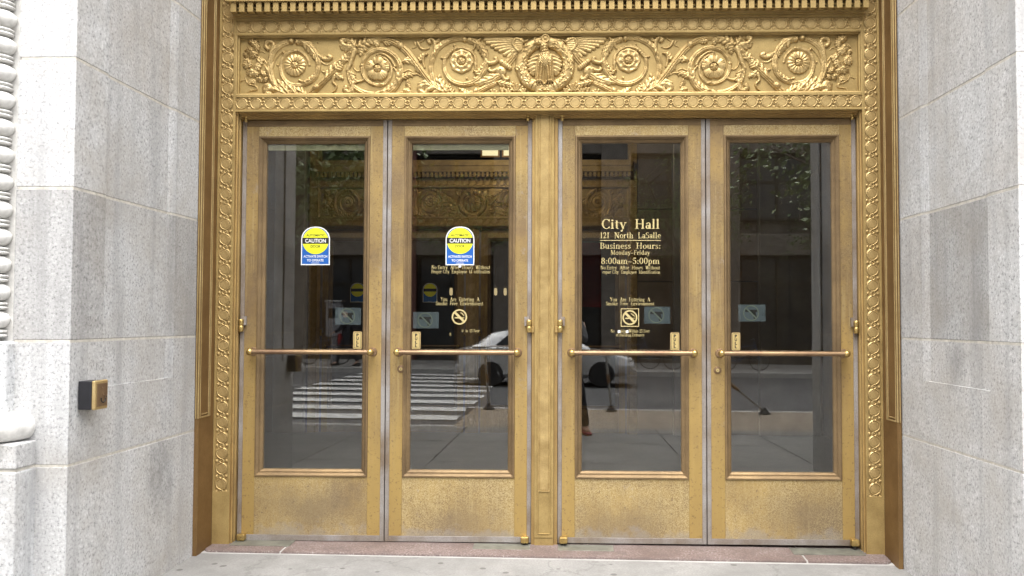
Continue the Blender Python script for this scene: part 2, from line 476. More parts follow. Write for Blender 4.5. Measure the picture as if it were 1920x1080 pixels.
# ------------------------------------------------------------------ granite facade
granite_p = {}
def stained(name, c, rad, dark=0.5):
    m = MATS['granite'].copy(); m.name = name; MATS[name] = m
    t = m.node_tree; b = t.nodes['Principled BSDF']
    src = b.inputs['Base Color'].links[0].from_socket
    tc = t.nodes.new('ShaderNodeTexCoord')
    ds = N(t, 'ShaderNodeVectorMath', operation='DISTANCE'); ds.inputs[1].default_value = (c[0], c[1], c[2] * .75)
    md_ = N(t, 'ShaderNodeMapping'); md_.inputs['Scale'].default_value = (1, 1, .75)
    t.links.new(tc.outputs['Object'], md_.inputs[0]); t.links.new(md_.outputs[0], ds.inputs[0])
    mp = N(t, 'ShaderNodeMapping'); mp.inputs['Scale'].default_value = (1.0, 1.0, .45)
    t.links.new(tc.outputs['Object'], mp.inputs[0])
    n = noise(t, mp.outputs[0], 11, 8, 0.78)
    a = N(t, 'ShaderNodeMath', operation='MULTIPLY_ADD'); a.inputs[1].default_value = rad * 2.0
    t.links.new(n, a.inputs[0]); t.links.new(ds.outputs['Value'], a.inputs[2])
    f = ramp(t, a.outputs[0], [(rad * 0.95, dark), (rad * 1.75, 0.0)])
    t.links.new(mix(t, f, src, (0.13, 0.13, 0.128)), b.inputs['Base Color'])
stained('granite_stain_low', (-2.10, -0.62, 0.52), 0.26, 0.62)
stained('granite_stain_high', (2.12, -0.85, 1.17), 0.20, 0.5)
facade = empty('granite_facade', (0, -1.46, -0.1))
tag(facade, 'pale grey granite entrance wall whose deep reveals flank the bronze doorway', 'stone wall')
def fbox(o): return o
def in_facade(o, parent):
    o.matrix_parent_inverse = parent.matrix_basis.inverted() if parent is facade else Matrix.Identity(4)
    return o
facade.location = (0, 0, 0)
JZ = [-0.3, 0.70, 1.258, 1.952, 2.545, 3.16, 3.78, 4.40, 5.05, 5.7, 6.4, 7.1, 7.8, 8.5, 9.2]
TINT = {-1: [(.95, .97, .97), (.92, .93, .95), (.73, .93, .76), (1.0, .97, 1.02), (1.04, .97, .98), (1, 1, 1), (1, .96, 1), (1, 1, 1), (1, 1, 1)],
        1: [(.97, .97, .97), (.94, .94, .94), (1.0, .75, .88), (1.02, 1.03, 1.0), (1.0, .97, 1.0), (1, 1, .96), (1, 1, 1), (1, 1, 1), (1, 1, 1)]}
def tint(v):
    v *= 1.06
    w = random.uniform(-.012, .008)
    return (v * (1 + w), v, v * (1 - w))
for sgn in (-1, 1):
    XF, XB = (2.105, 2.079) if sgn < 0 else (2.115, 2.083)
    def xf(y): return XB + (XF - XB) * (-.2 - y) / 1.26
    pier = empty('pier', (0, 0, 0), facade)
    tag(pier, 'left granite reveal with sunk panel and push box' if sgn < 0 else 'right granite reveal with sunk panel and dark stained block')
    pier['label'] = 'granite reveal left of the doors' if sgn < 0 else 'granite reveal right of the doors'
    def S(poly): return [(sgn * x, y) for x, y in poly]
    corner = S([(xf(-1.195), -1.195), (XF, -1.46), (2.37, -1.46), (2.37, -1.195)])
    panel = S([(xf(-.56) + .013, -.56), (xf(-1.194) + .013, -1.194), (2.37, -1.194), (2.37, -.56)])
    inner = S([(xf(-.559) + .013, -.559), (xf(-.49), -.49), (XB, -.20), (2.37, -.20), (2.37, -.559)])
    full = S([(XB, -.20), (XF, -1.46), (2.37, -1.46), (2.37, -.20)])
    mort = S([(XB + .0016, -.2015), (xf(-.49) + .0016, -.49), (xf(-.56) + .0146, -.56), (xf(-1.1935) + .0146, -1.1935), (xf(-1.1935) + .0016, -1.1935), (XF + .0016, -1.4585), (2.36, -1.4585), (2.36, -.203)])
    mortf = S([(XB + .0016, -.2015), (XF + .0016, -1.4585), (2.36, -1.4585), (2.36, -.203)])
    for i in range(len(JZ) - 1):
        z0, z1 = JZ[i] + .0065, JZ[i + 1] - .0065
        tt = TINT[sgn][min(i, 8)]
        if i == 0:
            MB().prism(full, z0, z1).build('stone_block', 'granite_stain_low' if sgn < 0 else 'granite', pier, .003, None, tint(tt[0]))
        elif i == 1:
            mb = MB().prism(full, z0, 1.033)
            for pl, e in ((corner, 0), (panel, 0), (inner, 0)): mb.prism(pl, 1.033, z1)
            ledge = S([(XF + .0005, -.56), (XF + .0005, -1.194), (XF + .013, -1.194), (XF + .013, -.56)])
            mb.build('stone_block', 'granite_stain_high' if sgn > 0 else 'granite', pier, 0, None, tint(tt[0]))
        else:
            MB().prism(corner, z0, z1).build('stone_block', 'granite', pier, .003, None, tint(tt[0]))
            MB().prism(panel, z0, z1).build('stone_block', 'granite', pier, .0025, None, tint(tt[1]))
            MB().prism(inner, z0, z1).build('stone_block', 'granite', pier, .0025, None, tint(tt[2]))
        if i: MB().prism(mortf if i == 1 else mort, JZ[i] - .0064, JZ[i] + .0064).build('mortar_joint', 'mortar', pier)
    # wall further along the street front
    wall = empty('street_front', (0, 0, 0), facade)
    zc = [-0.3, 0.70, 1.258, 1.952, 2.545, 3.16, 3.78, 4.40, 5.05, 5.7, 6.4, 7.1, 7.9, 8.7, 9.5, 10.4]
    for i in range(len(zc) - 1):
        off = 0.0 if i % 2 else 0.65
        xs = [2.56] + [3.3 + off + 1.3 * k for k in range(4)] + [8.6]
        for a, b_ in zip(xs[:-1], xs[1:]):
            v = random.uniform(.92, 1.04)
            mb = MB().box(min(sgn * (a + .004), sgn * (b_ - .004)), max(sgn * (a + .004), sgn * (b_ - .004)), -1.46, -1.1, zc[i] + .0055, zc[i + 1] - .0055)
            mb.build('stone_block', 'granite', wall, .006, None, tint(v))
    box('mortar_joint', 'mortar', wall, min(sgn * 2.5, sgn * 8.6), max(sgn * 2.5, sgn * 8.6), -1.45, -1.12, -.3, 10.4)
    # engaged bead column beside the opening
    colm = empty('bead_column', (0, 0, 0), facade)
    colm['label'] = 'carved bead moulding at the %s street corner' % ('left' if sgn < 0 else 'right')
    cx, cy = sgn * 2.457, -1.468
    box('column_shaft', 'carved_stone', colm, min(sgn * 2.37, sgn * 2.555), max(sgn * 2.37, sgn * 2.555), -1.445, -1.1, .95, 10.4)
    bead_me = None
    for k in range(38):
        zz = 1.275 + .0622 + k * .1245
        if zz > 5.9: break
        if bead_me is None:
            pr = [(.040, -.062), (.056, -.060), (.060, -.054), (.056, -.048), (.044, -.045), (.056, -.042), (.060, -.036), (.056, -.030), (.036, -.027)]
            for q in range(9):
                a = -PI / 2 * .85 + q / 8 * PI * .85
                pr.append((.012 + .060 * math.cos(a), .017 + .043 * math.sin(a)))
            pr += [(.040, .0605), (.040, .0618)]
            o = MB().lathe(pr, (0, 0, 0), 'z', 22).build('bead', 'carved_stone', colm, 0, 50)
            bead_me = o.data
        else: o = mkobj('bead', bead_me, 'carved_stone', colm)
        o.location = (cx, cy, zz)
    pl = MB().box(min(sgn * 2.357, sgn * 2.9), max(sgn * 2.357, sgn * 2.9), -1.52, -1.2, .93, 1.258).build('column_plinth', 'granite', colm, .012, None, tint(1.0))
    pr = [(.10, .03)]
    for q in range(13):
        a = PI / 2 - q / 12 * PI
        pr.append((.285 + .052 * math.cos(a), -.035 + .062 * math.sin(a)))
    pr += [(.28, -.10), (.10, -.10)]
    MB().lathe([(r_, h) for r_, h in pr][::-1], (sgn * 2.59, -1.44, .915), 'z', 40).build('column_base', 'carved_stone', colm, 0, 45)
    for z0, z1 in ((.706, .815), (-.3, .694)):
        MB().box(min(sgn * 2.25, sgn * 3.0), max(sgn * 2.25, sgn * 3.0), -1.60, -1.3, z0, z1).build('pedestal_block', 'granite', colm, .007, None, tint(1.0))
    box('mortar_joint', 'mortar', colm, min(sgn * 2.256, sgn * 2.99), max(sgn * 2.256, sgn * 2.99), -1.594, -1.31, .69, .71)
# lintel mass above the tall portal
lint = empty('lintel', (0, 0, 0), facade)
for i in range(4):
    a = -2.11 + i * 1.055
    box('stone_block', 'granite', lint, a + .004, a + 1.051, -1.455, .4, 9.2, 9.8, .006, tint(random.uniform(.95, 1.03)))
    box('stone_block', 'granite', lint, a + .004, a + 1.051, -1.455, -1.0, 9.81, 10.4, .006, tint(random.uniform(.95, 1.03)))

# ------------------------------------------------------------------ pink granite threshold
thr = empty('threshold', (0, 0, -0.05)); thr.location = (0, 0, 0)
tag(thr, 'low pink granite threshold slabs under the four bronze doors', 'threshold')
def ztop(x, y):
    f = (0.22 - y) / 0.36
    return (-0.024 - .003 * x) * (1 - f) + (-0.040 - .0080 * x) * f
def slab(x0, x1, yf=-0.140, l_round=0, r_round=0, mat='pink_granite', up=0.0, yb=0.22, thick=.2, name='threshold_slab', parent=thr):
    pts = []
    if l_round:
        for q in range(7): a = PI / 2 * q / 6; pts.append((x0 + l_round - l_round * math.cos(a), yf + l_round - l_round * math.sin(a)))
    else: pts.append((x0, yf))
    if r_round:
        for q in range(7): a = PI / 2 * q / 6; pts.append((x1 - r_round + r_round * math.sin(a), yf + r_round - r_round * math.cos(a)))
    else: pts.append((x1, yf))
    pts += [(x1, yb), (x0, yb)]
    n = len(pts)
    vs = [(x, y, ztop(x, y) + up) for x, y in pts] + [(x, y, ztop(x, y) + up - thick) for x, y in pts]
    fs = [tuple(range(n)), tuple(range(n, 2 * n))[::-1]] + [(i, n + i, n + (i + 1) % n, (i + 1) % n) for i in range(n)]
    return MB().add(vs, fs).build(name, mat, parent, .005 if thick > .05 else .0015)
slab(-2.05, -1.585, l_round=.05); slab(-1.575, 1.545); slab(1.555, 2.05, r_round=.05)
slab(-1.62, -1.54, yf=-.135, up=-.003, mat='concrete', name='mortar_joint', thick=.19)
slab(1.51, 1.59, yf=-.135, up=-.003, mat='concrete', name='mortar_joint', thick=.19)
slab(-2.06, 2.06, yf=-.152, yb=-.10, up=-.0115, mat='concrete', name='mortar_bed', thick=.1)
for x0, x1 in ((-1.93, -1.56), (-.44, -.09), (.08, .42), (1.50, 1.93)):
    slab(x0, x1, yf=-.03, up=.004, yb=.085, mat='plate_green', name='pivot_plate', thick=.02)

# ------------------------------------------------------------------ push box on the left reveal
pb = empty('push_box', (-2.10, -1.34, 1.01))
tag(pb, 'small black box with bronze wheelchair push plate on the left granite reveal', 'door button')
def rel(o): return o
MB().box(0.001, .062, -.058, .050, -.066, .064).build('housing', 'black_plastic', pb, .003)
pp = MB().box(.063, .080, -.060, .052, -.068, .066).build('push_plate', 'bronze_trim', pb, .006)
box('plate_face', 'bar_bronze', pb, .0805, .083, -.046, .040, -.054, .052, .0015)
# wheelchair figure on the plate (faces +X)
mb = MB()
arc = []
for q in range(13):
    a = PI * .95 + q / 12 * PI * 1.05
    arc.append((.0845, .004 + .019 * math.cos(a), -.018 + .019 * math.sin(a)))
mb.tube(arc, .0028, 6)
mb.tube([(.0845, .023, -.016), (.0845, .030, -.010)], .003, 6)
mb.build('wheelchair_symbol', 'dark_gap', pp)
mb = MB(); mb.tube([(.0845, -.004, .024), (.0845, -.001, -.002), (.0845, .014, -.004), (.0845, .022, -.018)], .0024, 6)
mb.lathe([(.001, -.003), (.0045, 0), (.001, .003)], (.0845, -.005, .031), 'x', 10)
mb.build('wheelchair_symbol', 'bar_bronze', pp)

# ------------------------------------------------------------------ relief toolkit (carved bronze as height fields)
def catmull(pts, step=0.7):
    P = [np.array(p, float) for p in pts]
    P = [2 * P[0] - P[1]] + P + [2 * P[-1] - P[-2]]
    out = []
    for i in range(1, len(P) - 2):
        n = max(2, int(np.linalg.norm(P[i + 1] - P[i]) / step))
        for k in range(n):
            t = k / n
            a, b_, c_, d = P[i - 1], P[i], P[i + 1], P[i + 2]
            out.append(0.5 * ((2 * b_) + (-a + c_) * t + (2 * a - 5 * b_ + 4 * c_ - d) * t * t + (-a + 3 * b_ - 3 * c_ + d) * t ** 3))
    out.append(P[-2])
    return np.array(out)
class HF:
    """height field over frieze units (u right, v down; 1 unit = 3.36 mm)"""
    def __init__(s, u0, v0, u1, v1, res=0.62):
        s.u = np.arange(u0, u1 + res, res); s.v = np.arange(v0, v1 + res, res)
        s.U, s.V = np.meshgrid(s.u, s.v, indexing='ij')
        s.h = np.zeros_like(s.U)
    def path(s, pts, w):
        C = catmull(pts)
        T = np.gradient(C, axis=0); T /= (np.linalg.norm(T, axis=1)[:, None] + 1e-9)
        L = np.concatenate([[0], np.cumsum(np.linalg.norm(np.diff(C, axis=0), axis=1))]); tt = L / L[-1]
        lo = C.min(0) - w - 1; hi = C.max(0) + w + 1
        m = (s.U > lo[0]) & (s.U < hi[0]) & (s.V > lo[1]) & (s.V < hi[1])
        pu = s.U[m]; pv = s.V[m]
        best = np.full(pu.shape, 1e9); idx = np.zeros(pu.shape, int)
        for i in range(len(C)):
            d = (pu - C[i, 0]) ** 2 + (pv - C[i, 1]) ** 2
            k = d < best; best[k] = d[k]; idx[k] = i
        d = np.sqrt(best)
        sg = np.sign((pu - C[idx, 0]) * T[idx, 1] - (pv - C[idx, 1]) * T[idx, 0])
        ahead = (pu - C[idx, 0]) * T[idx, 0] + (pv - C[idx, 1]) * T[idx, 1]
        return m, tt[idx], d, sg, ahead, L[-1]
    def put(s, m, h):
        cur = s.h[m]; s.h[m] = np.maximum(cur, h)
    def stroke(s, pts, w0, w1, h0, h1, flute=0.0, knots=0):
        w0 *= 1.16; w1 *= 1.16
        m, t, d, sg, ah, L = s.path(pts, max(w0, w1))
        w = w0 + (w1 - w0) * t
        q = np.clip(1 - (d / w) ** 2, 0, 1)
        h = (h0 + (h1 - h0) * t) * q ** .36
        if flute: h *= 1 - flute * (0.5 + 0.5 * np.cos(2 * PI * 1.5 * sg * d / w))
        if knots: h *= 0.82 + 0.18 * np.abs(np.sin(PI * knots * t + 0.5 * sg * d / w))
        s.put(m, np.where(q > 0, h, 0))
    def leaf(s, pts, W, H, lobes=5, side=0, rake=1.1):
        W *= 1.28
        m, t, d, sg, ah, L = s.path(pts, W * 1.1)
        env = np.sin(PI * np.clip(t, 0, 1) ** 0.75) ** 0.7 * 0.93 + 0.07
        x = d / W
        ph = t * lobes - rake * x * 0.9
        lob = np.abs(np.sin(PI * ph))
        w = env * (0.62 + 0.38 * lob ** 0.6)
        if side: w = np.where(sg * side > 0, w, w * 0.25)
        q = np.clip(1 - (x / np.maximum(w, 1e-3)) ** 2, 0, 1)
        vein = 0.55 + 0.45 * lob ** 0.8
        rib = np.exp(-(d / (0.13 * W)) ** 2) * 0.25
        h = H * (0.55 + 0.45 * (1 - t)) * (q ** 0.35) * (vein * (0.55 + 0.45 * x) + 0.35 * (1 - x) + rib)
        s.put(m, np.where(q > 0, h, 0))
    def bump_(s, cu, cv, ru, rv, H, p=0.5, ang=0.0):
        c_, s_ = math.cos(ang), math.sin(ang)
        x = ((s.U - cu) * c_ + (s.V - cv) * s_) / ru; y = (-(s.U - cu) * s_ + (s.V - cv) * c_) / rv
        q = np.clip(1 - x * x - y * y, 0, 1)
        s.h = np.maximum(s.h, H * q ** p)
    def grain(s, amp, sc, seed=0):
        rng = np.random.RandomState(seed)
        n = np.zeros_like(s.h)
        for k in range(5):
            a = rng.uniform(0, 2 * PI); f = sc * (0.7 + 0.5 * k)
            n += np.sin(f * (s.U * math.cos(a) + s.V * math.sin(a)) + rng.uniform(0, 6)) / 5
        s.h = np.where(s.h > 0.3, s.h * (1 + amp * n), s.h)
    def build(s, name, parent, mirror=False, eps=0.12, mat='bronze_relief', Y=None):
        h = s.h; nu, nv = h.shape
        on = h > eps
        cell = on[:-1, :-1] | on[1:, :-1] | on[:-1, 1:] | on[1:, 1:]
        used = np.zeros_like(on)
        used[:-1, :-1] |= cell; used[1:, :-1] |= cell; used[:-1, 1:] |= cell; used[1:, 1:] |= cell
        ids = -np.ones(h.shape, int); ids[used] = np.arange(used.sum())
        hu = np.where(on, h, 0)[used]
        X = FX0 + s.U[used] * FS if not mirror else 2 * FXC - (FX0 + s.U[used] * FS)
        Z = FZ1 - s.V[used] * FSV
        Yv = (FY if Y is None else Y) + 0.0006 - hu * FS * HS
        vs = np.stack([X, Yv, Z], 1)
        I, J = np.nonzero(cell)
        q = np.stack([ids[I, J], ids[I + 1, J], ids[I + 1, J + 1], ids[I, J + 1]], 1)
        if not mirror: q = q[:, ::-1]
        # orientation: outward is -Y
        me = bpy.data.meshes.new(name)
        me.vertices.add(len(vs)); me.vertices.foreach_set('co', vs.ravel())
        me.loops.add(q.size); me.loops.foreach_set('vertex_index', q.ravel().astype(np.int32))
        me.polygons.add(len(q)); me.polygons.foreach_set('loop_start', np.arange(0, q.size, 4, dtype=np.int32))
        me.polygons.foreach_set('loop_total', np.full(len(q), 4, np.int32))
        me.update(calc_edges=True); me.validate()
        if len(me.polygons) and sum(p.normal.y for p in list(me.polygons)[:200]) > 0: me.flip_normals()
        me.shade_smooth()
        return mkobj(name, me, mat, parent)

# frieze frame of reference
FX0, FXC, FZ1, FS, FSV, FY = -1.945, -0.008, 3.147, 0.003360, 0.003385, 0.042
HS = 1.12

# ------------------------------------------------------------------ bronze surround
sur = empty('bronze_surround')
tag(sur, 'gilded bronze door surround with eagle frieze and ring borders', 'door frame')

# one unit of the ring border (big ring, flat disc, small link ring, spandrel leaves)
def ring_mesh(pitch, name):
    res = 0.0021
    u = np.arange(-pitch / 2, pitch / 2 + res * .5, pitch / round(pitch / res)); v = np.arange(-.0385, .0386, .0770 / 36)
    U, V = np.meshgrid(u, v, indexing='ij')
    r = np.hypot(U, V); h = np.zeros_like(U)
    def band(d, w, H): return H * np.clip(2.6 * (1 - (d / w) ** 2), 0, 1)
    h = np.maximum(h, band(np.abs(r - .0322), .0037, .0080))
    h = np.maximum(h, np.where(r < .0268, .0058, 0))
    for sx in (-1, 1):
        r2 = np.hypot(U - sx * pitch / 2, V)
        h = np.maximum(h, band(np.abs(r2 - .0118), .0034, .0086)); h = np.maximum(h, band(r2, .0050, .0050))
        for sv in (-1, 1):
            for k, a in enumerate((-.55, 0, .55)):
                du = (U - sx * pitch / 2); dv = (V - sv * .0375) * -sv
                x = du * math.cos(a) - dv * math.sin(a); y = du * math.sin(a) + dv * math.cos(a)
                q = np.clip(1 - (x / .0042) ** 2 - ((y - .006) / .009) ** 2, 0, 1)
                h = np.maximum(h, .0080 * np.sqrt(q))
            # S-shaped band running from link ring on to the next big ring
            d = np.abs(V - sv * (.0125 + .012 * (1 - np.abs(U - sx * pitch / 2) / .022)) * 1.0)
    nu, nv = h.shape
    vs = np.stack([U.ravel(), -h.ravel(), V.ravel()], 1)
    ids = np.arange(nu * nv).reshape(nu, nv)
    q = np.stack([ids[:-1, :-1].ravel(), ids[1:, :-1].ravel(), ids[1:, 1:].ravel(), ids[:-1, 1:].ravel()], 1)
    me = bpy.data.meshes.new(name)
    me.from_pydata(vs.tolist(), [], q.tolist()); me.shade_smooth(); me.materials.append(MATS['bronze_relief'])
    return me
ringH = ring_mesh(4.0 / 44, 'guilloche_ring'); ringV = ring_mesh(.0948, 'guilloche_ring_v')
CH = 0.0085                                   # depth of the ring channel
def ring(parent, x, z, vert=False):
    o = mkobj('guilloche_ring', ringV if vert else ringH, None, parent)
    o.location = (x, CH, z)
    if vert: o.rotation_euler = (0, PI / 2, 0)
    return o
bz = lambda n, par, *a, mat='bronze', bev=.0012: box(n, mat, par, *a, bevel=bev)
for sgn in (-1, 1):
    post = empty('jamb_post', parent=sur)
    xa, xb = sorted((sgn * 1.945, sgn * 2.053))
    bz('post_core', post, xa + .001, xb - .001, CH + .0002, .16, -.10, 9.0)
    bz('post_fillet', post, *sorted((sgn * 1.945, sgn * 1.961)), 0, CH, .30, 9.0)
    bz('post_fillet', post, *sorted((sgn * 2.039, sgn * 2.053)), 0, CH, .30, 9.0)
    bz('post_foot', post, xa, xb, 0, CH + .01, -.10, .2995)
    z = 2.712 + .0972 * 7
    zs = [2.712 + .0972 * k for k in range(8, 0, -1)] + [2.712 - .09476 * k for k in range(0, 26)]
    for z in zs: ring(post, sgn * 2.0, z, True)
    # stepped inner jamb against the door edge
    jm = MB()
    x = lambda a: sgn * a
    poly = [(x(1.9445), .0004), (x(1.9445), .028), (x(1.938), .030), (x(1.938), .046), (x(1.946), .050), (x(1.946), .060), (x(1.9335), .064), (x(1.9335), .15), (x(1.954), .15), (x(1.954), .0087), (x(1.9455), .0087), (x(1.9455), .0004)]
    jm.prism(poly, -.10, 2.70).build('jamb_stop', 'jamb_bronze', post)
    # bronze return between the post and the granite
    ret = empty('return_panel', parent=sur)
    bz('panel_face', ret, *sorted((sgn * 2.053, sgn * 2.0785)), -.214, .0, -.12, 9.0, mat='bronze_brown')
    bz('edge_trim', ret, *sorted((sgn * 2.0505, sgn * 2.0575)), -.224, -.2145, .77, 9.0, mat='bronze_trim')
    bz('edge_trim', ret, *sorted((sgn * 2.0655, sgn * 2.0715)), -.221, -.2145, .77, 9.0, mat='bronze_trim')
    bz('edge_trim', ret, *sorted((sgn * 2.0485, sgn * 2.0525)), -.204, -.196, .77, 9.0, mat='bronze_trim')
    for ya, yb in ((-.088, -.078), (-.066, -.060)):
        bz('panel_bead', ret, *sorted((sgn * 2.047, sgn * 2.0525)), ya, yb, .77, 9.0, mat='bronze_trim')
    for za, zb in ((.770, .779), (.790, .795)):
        bz('panel_bead', ret, *sorted((sgn * 2.047, sgn * 2.0525)), -.189, -.0885, za, zb, mat='bronze_trim')
for za, zb, nm in ((2.66, 2.768, 'lower_band'), (3.147, 3.252, 'upper_band')):
    bd = empty('ring_band', parent=sur)
    zc = 2.712 if nm == 'lower_band' else 3.198
    bz('band_core', bd, -1.9445, 1.9445, CH + .0002, .14, za + .001, zb - .001)
    bz('band_fillet', bd, -1.9445, 1.9445, 0, CH, za, zc - .0385)
    bz('band_fillet', bd, -1.9445, 1.9445, 0, CH, zc + .0385, zb)
    for k in range(1, 44): ring(bd, -2.0 + 4.0 / 44 * k, zc)
hd = empty('door_head', parent=sur)
MB().prism([(.045, 2.661), (.045, 2.648), (.060, 2.646), (.060, 2.638), (.072, 2.634), (.072, 2.628), (.15, 2.628), (.15, 2.661)], -1.934, 1.934, 'x').build('head_moulding', 'jamb_bronze', hd)
# mullion
mul = empty('mullion', parent=sur)
bz('mullion_body', mul, -.066, .051, .062, .20, -.06, 2.6605)
MB().frame(-.066, .051, .02, 2.70, [(0, .062), (.0, .058), (.012, .058), (.013, .0605), (.018, .0605), (.020, .056), (.025, .056), (.027, .061), (.031, .061)]).build('mullion_moulding', 'bronze', mul)
MB().frame(-.046, .031, .30, 2.72, [(0, .0615), (.002, .0555), (.006, .0555), (.008, .0600), (.011, .0600), (.013, .057), (.0385, .057)]).build('mullion_panel', 'bronze_relief', mul)
bz('mullion_side', mul, -.0865, -.0665, .078, .20, -.06, 2.627, mat='jamb_bronze')
bz('mullion_side', mul, .0515, .0745, .078, .20, -.06, 2.627, mat='jamb_bronze')
# cornice with dentils
cor = empty('cornice', parent=sur)
bz('bed_mould', cor, -1.952, 1.952, -.014, .10, 3.2525, 3.262)
bz('bed_mould', cor, -1.955, 1.955, -.026, .10, 3.2622, 3.274)
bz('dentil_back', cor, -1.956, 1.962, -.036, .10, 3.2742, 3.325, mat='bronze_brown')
bz('dentil_bar', cor, -1.956, 1.962, -.056, -.0365, 3.291, 3.302)
bz('dentil_sole', cor, -1.957, 1.963, -.060, -.0365, 3.2742, 3.2775)
bz('cornice_fascia', cor, -1.975, 1.980, -.092, .10, 3.3255, 3.40)
bz('cornice_cap', cor, -1.985, 1.990, -.105, .10, 3.4003, 3.47)
dm = None
for k in range(74):
    xx = -1.955 + .0167 + k * (3.92 - .0334) / 73
    if dm is None:
        o = MB().box(-.0167, .0167, -.0805, -.0366, 3.2640, 3.3248).build('dentil', 'bronze', cor, .0015); dm = o.data
    else:
        o = mkobj('dentil', dm, 'bronze', cor, .0015)
    o.location = (xx, random.uniform(-.0008, .0008), 0)
# transom above the cornice (out of the picture, closes the portal)
trn = empty('transom', parent=sur)
bz('transom_panel', trn, -1.9445, 1.9445, .06, .14, 3.47, 3.75)
MB().frame(-1.944, 1.944, 3.75, 9.1, [(0, .14), (0, .05), (.09, .05), (.10, .08), (.14, .08)]).build('transom_frame', 'bronze', trn)
for k in range(4):
    a = -1.80 + .9 * k
    box('transom_pane', 'window_dark', trn, a + .02, a + .88, .09, .10, 3.88, 8.97)
    if k: bz('transom_bar', trn, a - .03, a + .03, .05, .14, 3.885, 8.96)

# ------------------------------------------------------------------ the frieze
fr = empty('frieze_panel', parent=sur)
bz('panel_ground', fr, -1.9445, 1.9445, FY, .14, 2.766, 3.149)
MB().frame(-1.9449, 1.9449, 2.768, 3.147, [(0, .001), (.004, .003), (.0055, .018), (.012, .020), (.0125, FY + .001)]).build('panel_moulding', 'bronze', fr)
def Z1(x, y): return (440 + x / 8 - 444, y / 8 - 10)
def Z2(x, y): return (620 + x / 8 - 444, y / 8 - 10)
def Z3(x, y): return (780 + x / 8 - 444, y / 8 - 10)
def Z4(x, y): return (920 + x / 8 - 444, y / 8 - 10)
def L(f, *p): return [f(*q) for q in p]

def rosette(cu, cv, rad, kind):
    n = 72; m = 26
    vs = []; fs = []
    for i in range(m + 1):
        q = i / m; r = rad * q
        for k in range(n):
            a = 2 * PI * k / n
            if kind == 5:

                pet = abs(math.cos(2.5 * (a + .3))); edge = 1 - .20 * (1 - pet ** .45) + .025 * math.cos(a * 30)
                h = 2.2 + 3.2 * math.sin(PI * min(1, q * .93)) ** .8 * (.25 + .75 * pet ** .4) + .9 * math.cos(a * 30) * q * pet
            elif kind == 12:
                pet = abs(math.cos(8 * a)); edge = 1 - .06 * (1 - pet)
                h = 1.6 + 3.6 * math.sin(PI * min(1, q * .9)) * (.35 + .65 * pet ** .7)
            else:
                pet = abs(math.cos(4 * a)); p2 = abs(math.sin(4 * a)); edge = 1 - .07 * (1 - pet)
                h = 1.8 + 3.2 * math.sin(PI * min(1, q)) * (.5 + .5 * pet) + 1.3 * math.sin(q * 16) * p2
            if q < .30: h = 6.4 * math.sqrt(max(0, 1 - (q / .36) ** 2)) + (.8 * math.cos(5 * a) if .05 < q < .26 else 0)
            elif q < .37: h = 1.4
            if i == m: h = 0
            e = edge if q > .37 else 1
            vs.append((r * e * math.cos(a), r * e * math.sin(a), h))
        if i:
            for k in range(n):
                fs.append(((i - 1) * n + k, (i - 1) * n + (k + 1) % n, i * n + (k + 1) % n, i * n + k))
    for mir in (False, True):
        pts = []
        for x, y, h in vs:
            X = FX0 + (cu + x) * FS
            if mir: X = 2 * FXC - X
            pts.append((X, FY - h * FS, FZ1 - (cv + y) * FSV))
        o = MB().add(pts, fs).build('rosette', 'bronze_relief', fr, 0, 70)
rosette(*Z1(890, 515), 21.5, 12); rosette(*Z2(700, 572), 23.5, 5); rosette(*Z3(680, 468), 23.5, 8)

def both(hf, name, grain=.10, seed=1):
    hf.grain(grain, 1.1, seed)
    hf.build(name, fr, False); hf.build(name, fr, True)
# scroll nearest the end
h = HF(40, 2, 190, 112)
h.stroke(L(Z1, (1225, 855), (1120, 945), (950, 975), (790, 955), (680, 895), (590, 815), (530, 690), (508, 510), (550, 330), (670, 205), (820, 145)), 5.5, 4.6, 5.0, 4.4, .35, 9)
h.stroke(L(Z1, (940, 155), (1100, 215), (1200, 345), (1240, 500), (1212, 650), (1130, 752), (1000, 805), (880, 815), (765, 768), (690, 655), (672, 525), (705, 400), (790, 322), (890, 297), (1000, 330), (1080, 420), (1105, 505)), 5.2, 2.2, 5.6, 3.0, .3, 16)
h.stroke(L(Z1, (510, 510), (520, 330), (560, 215), (530, 160), (460, 165), (440, 225), (475, 265)), 3.0, 3.6, 3.8, 4.2)
h.bump_(*Z1(830, 150), 6.2, 6.0, 6.4); h.bump_(*Z1(1215, 850), 6.5, 8.5, 7.0, .5, .8); h.bump_(*Z1(920, 165), 4.5, 6, 6)
h.stroke(L(Z1, (430, 505), (480, 600), (530, 720), (590, 810)), 1.0, 4.2, 3.2, 4.5)
h.leaf(L(Z1, (800, 940), (720, 850), (650, 770), (630, 720)), 7.5, 6.0, 3)
h.leaf(L(Z1, (930, 970), (850, 880), (770, 800), (735, 740)), 7.5, 6.0, 3)
h.leaf(L(Z1, (1060, 960), (960, 900), (890, 850), (850, 830)), 7.0, 5.6, 3)
h.leaf(L(Z1, (760, 950), (620, 890), (500, 840), (440, 870), (440, 950)), 9.5, 6.2, 4)
h.stroke(L(Z1, (560, 880), (490, 880), (470, 930), (520, 950)), 4.5, 4.5, 6.5, 6.0)
h.leaf(L(Z1, (980, 160), (1090, 230), (1160, 330), (1180, 430)), 8.0, 6.4, 4)
h.leaf(L(Z1, (990, 770), (1080, 760), (1150, 700), (1200, 620)), 4.5, 5.6, 4)
h.stroke(L(Z1, (1230, 350), (1290, 410), (1380, 430), (1430, 400), (1400, 380)), 2.0, 3.8, 3.4, 5.0)
h.leaf(L(Z1, (1240, 370), (1310, 400), (1400, 410)), 4.2, 4.6, 4)
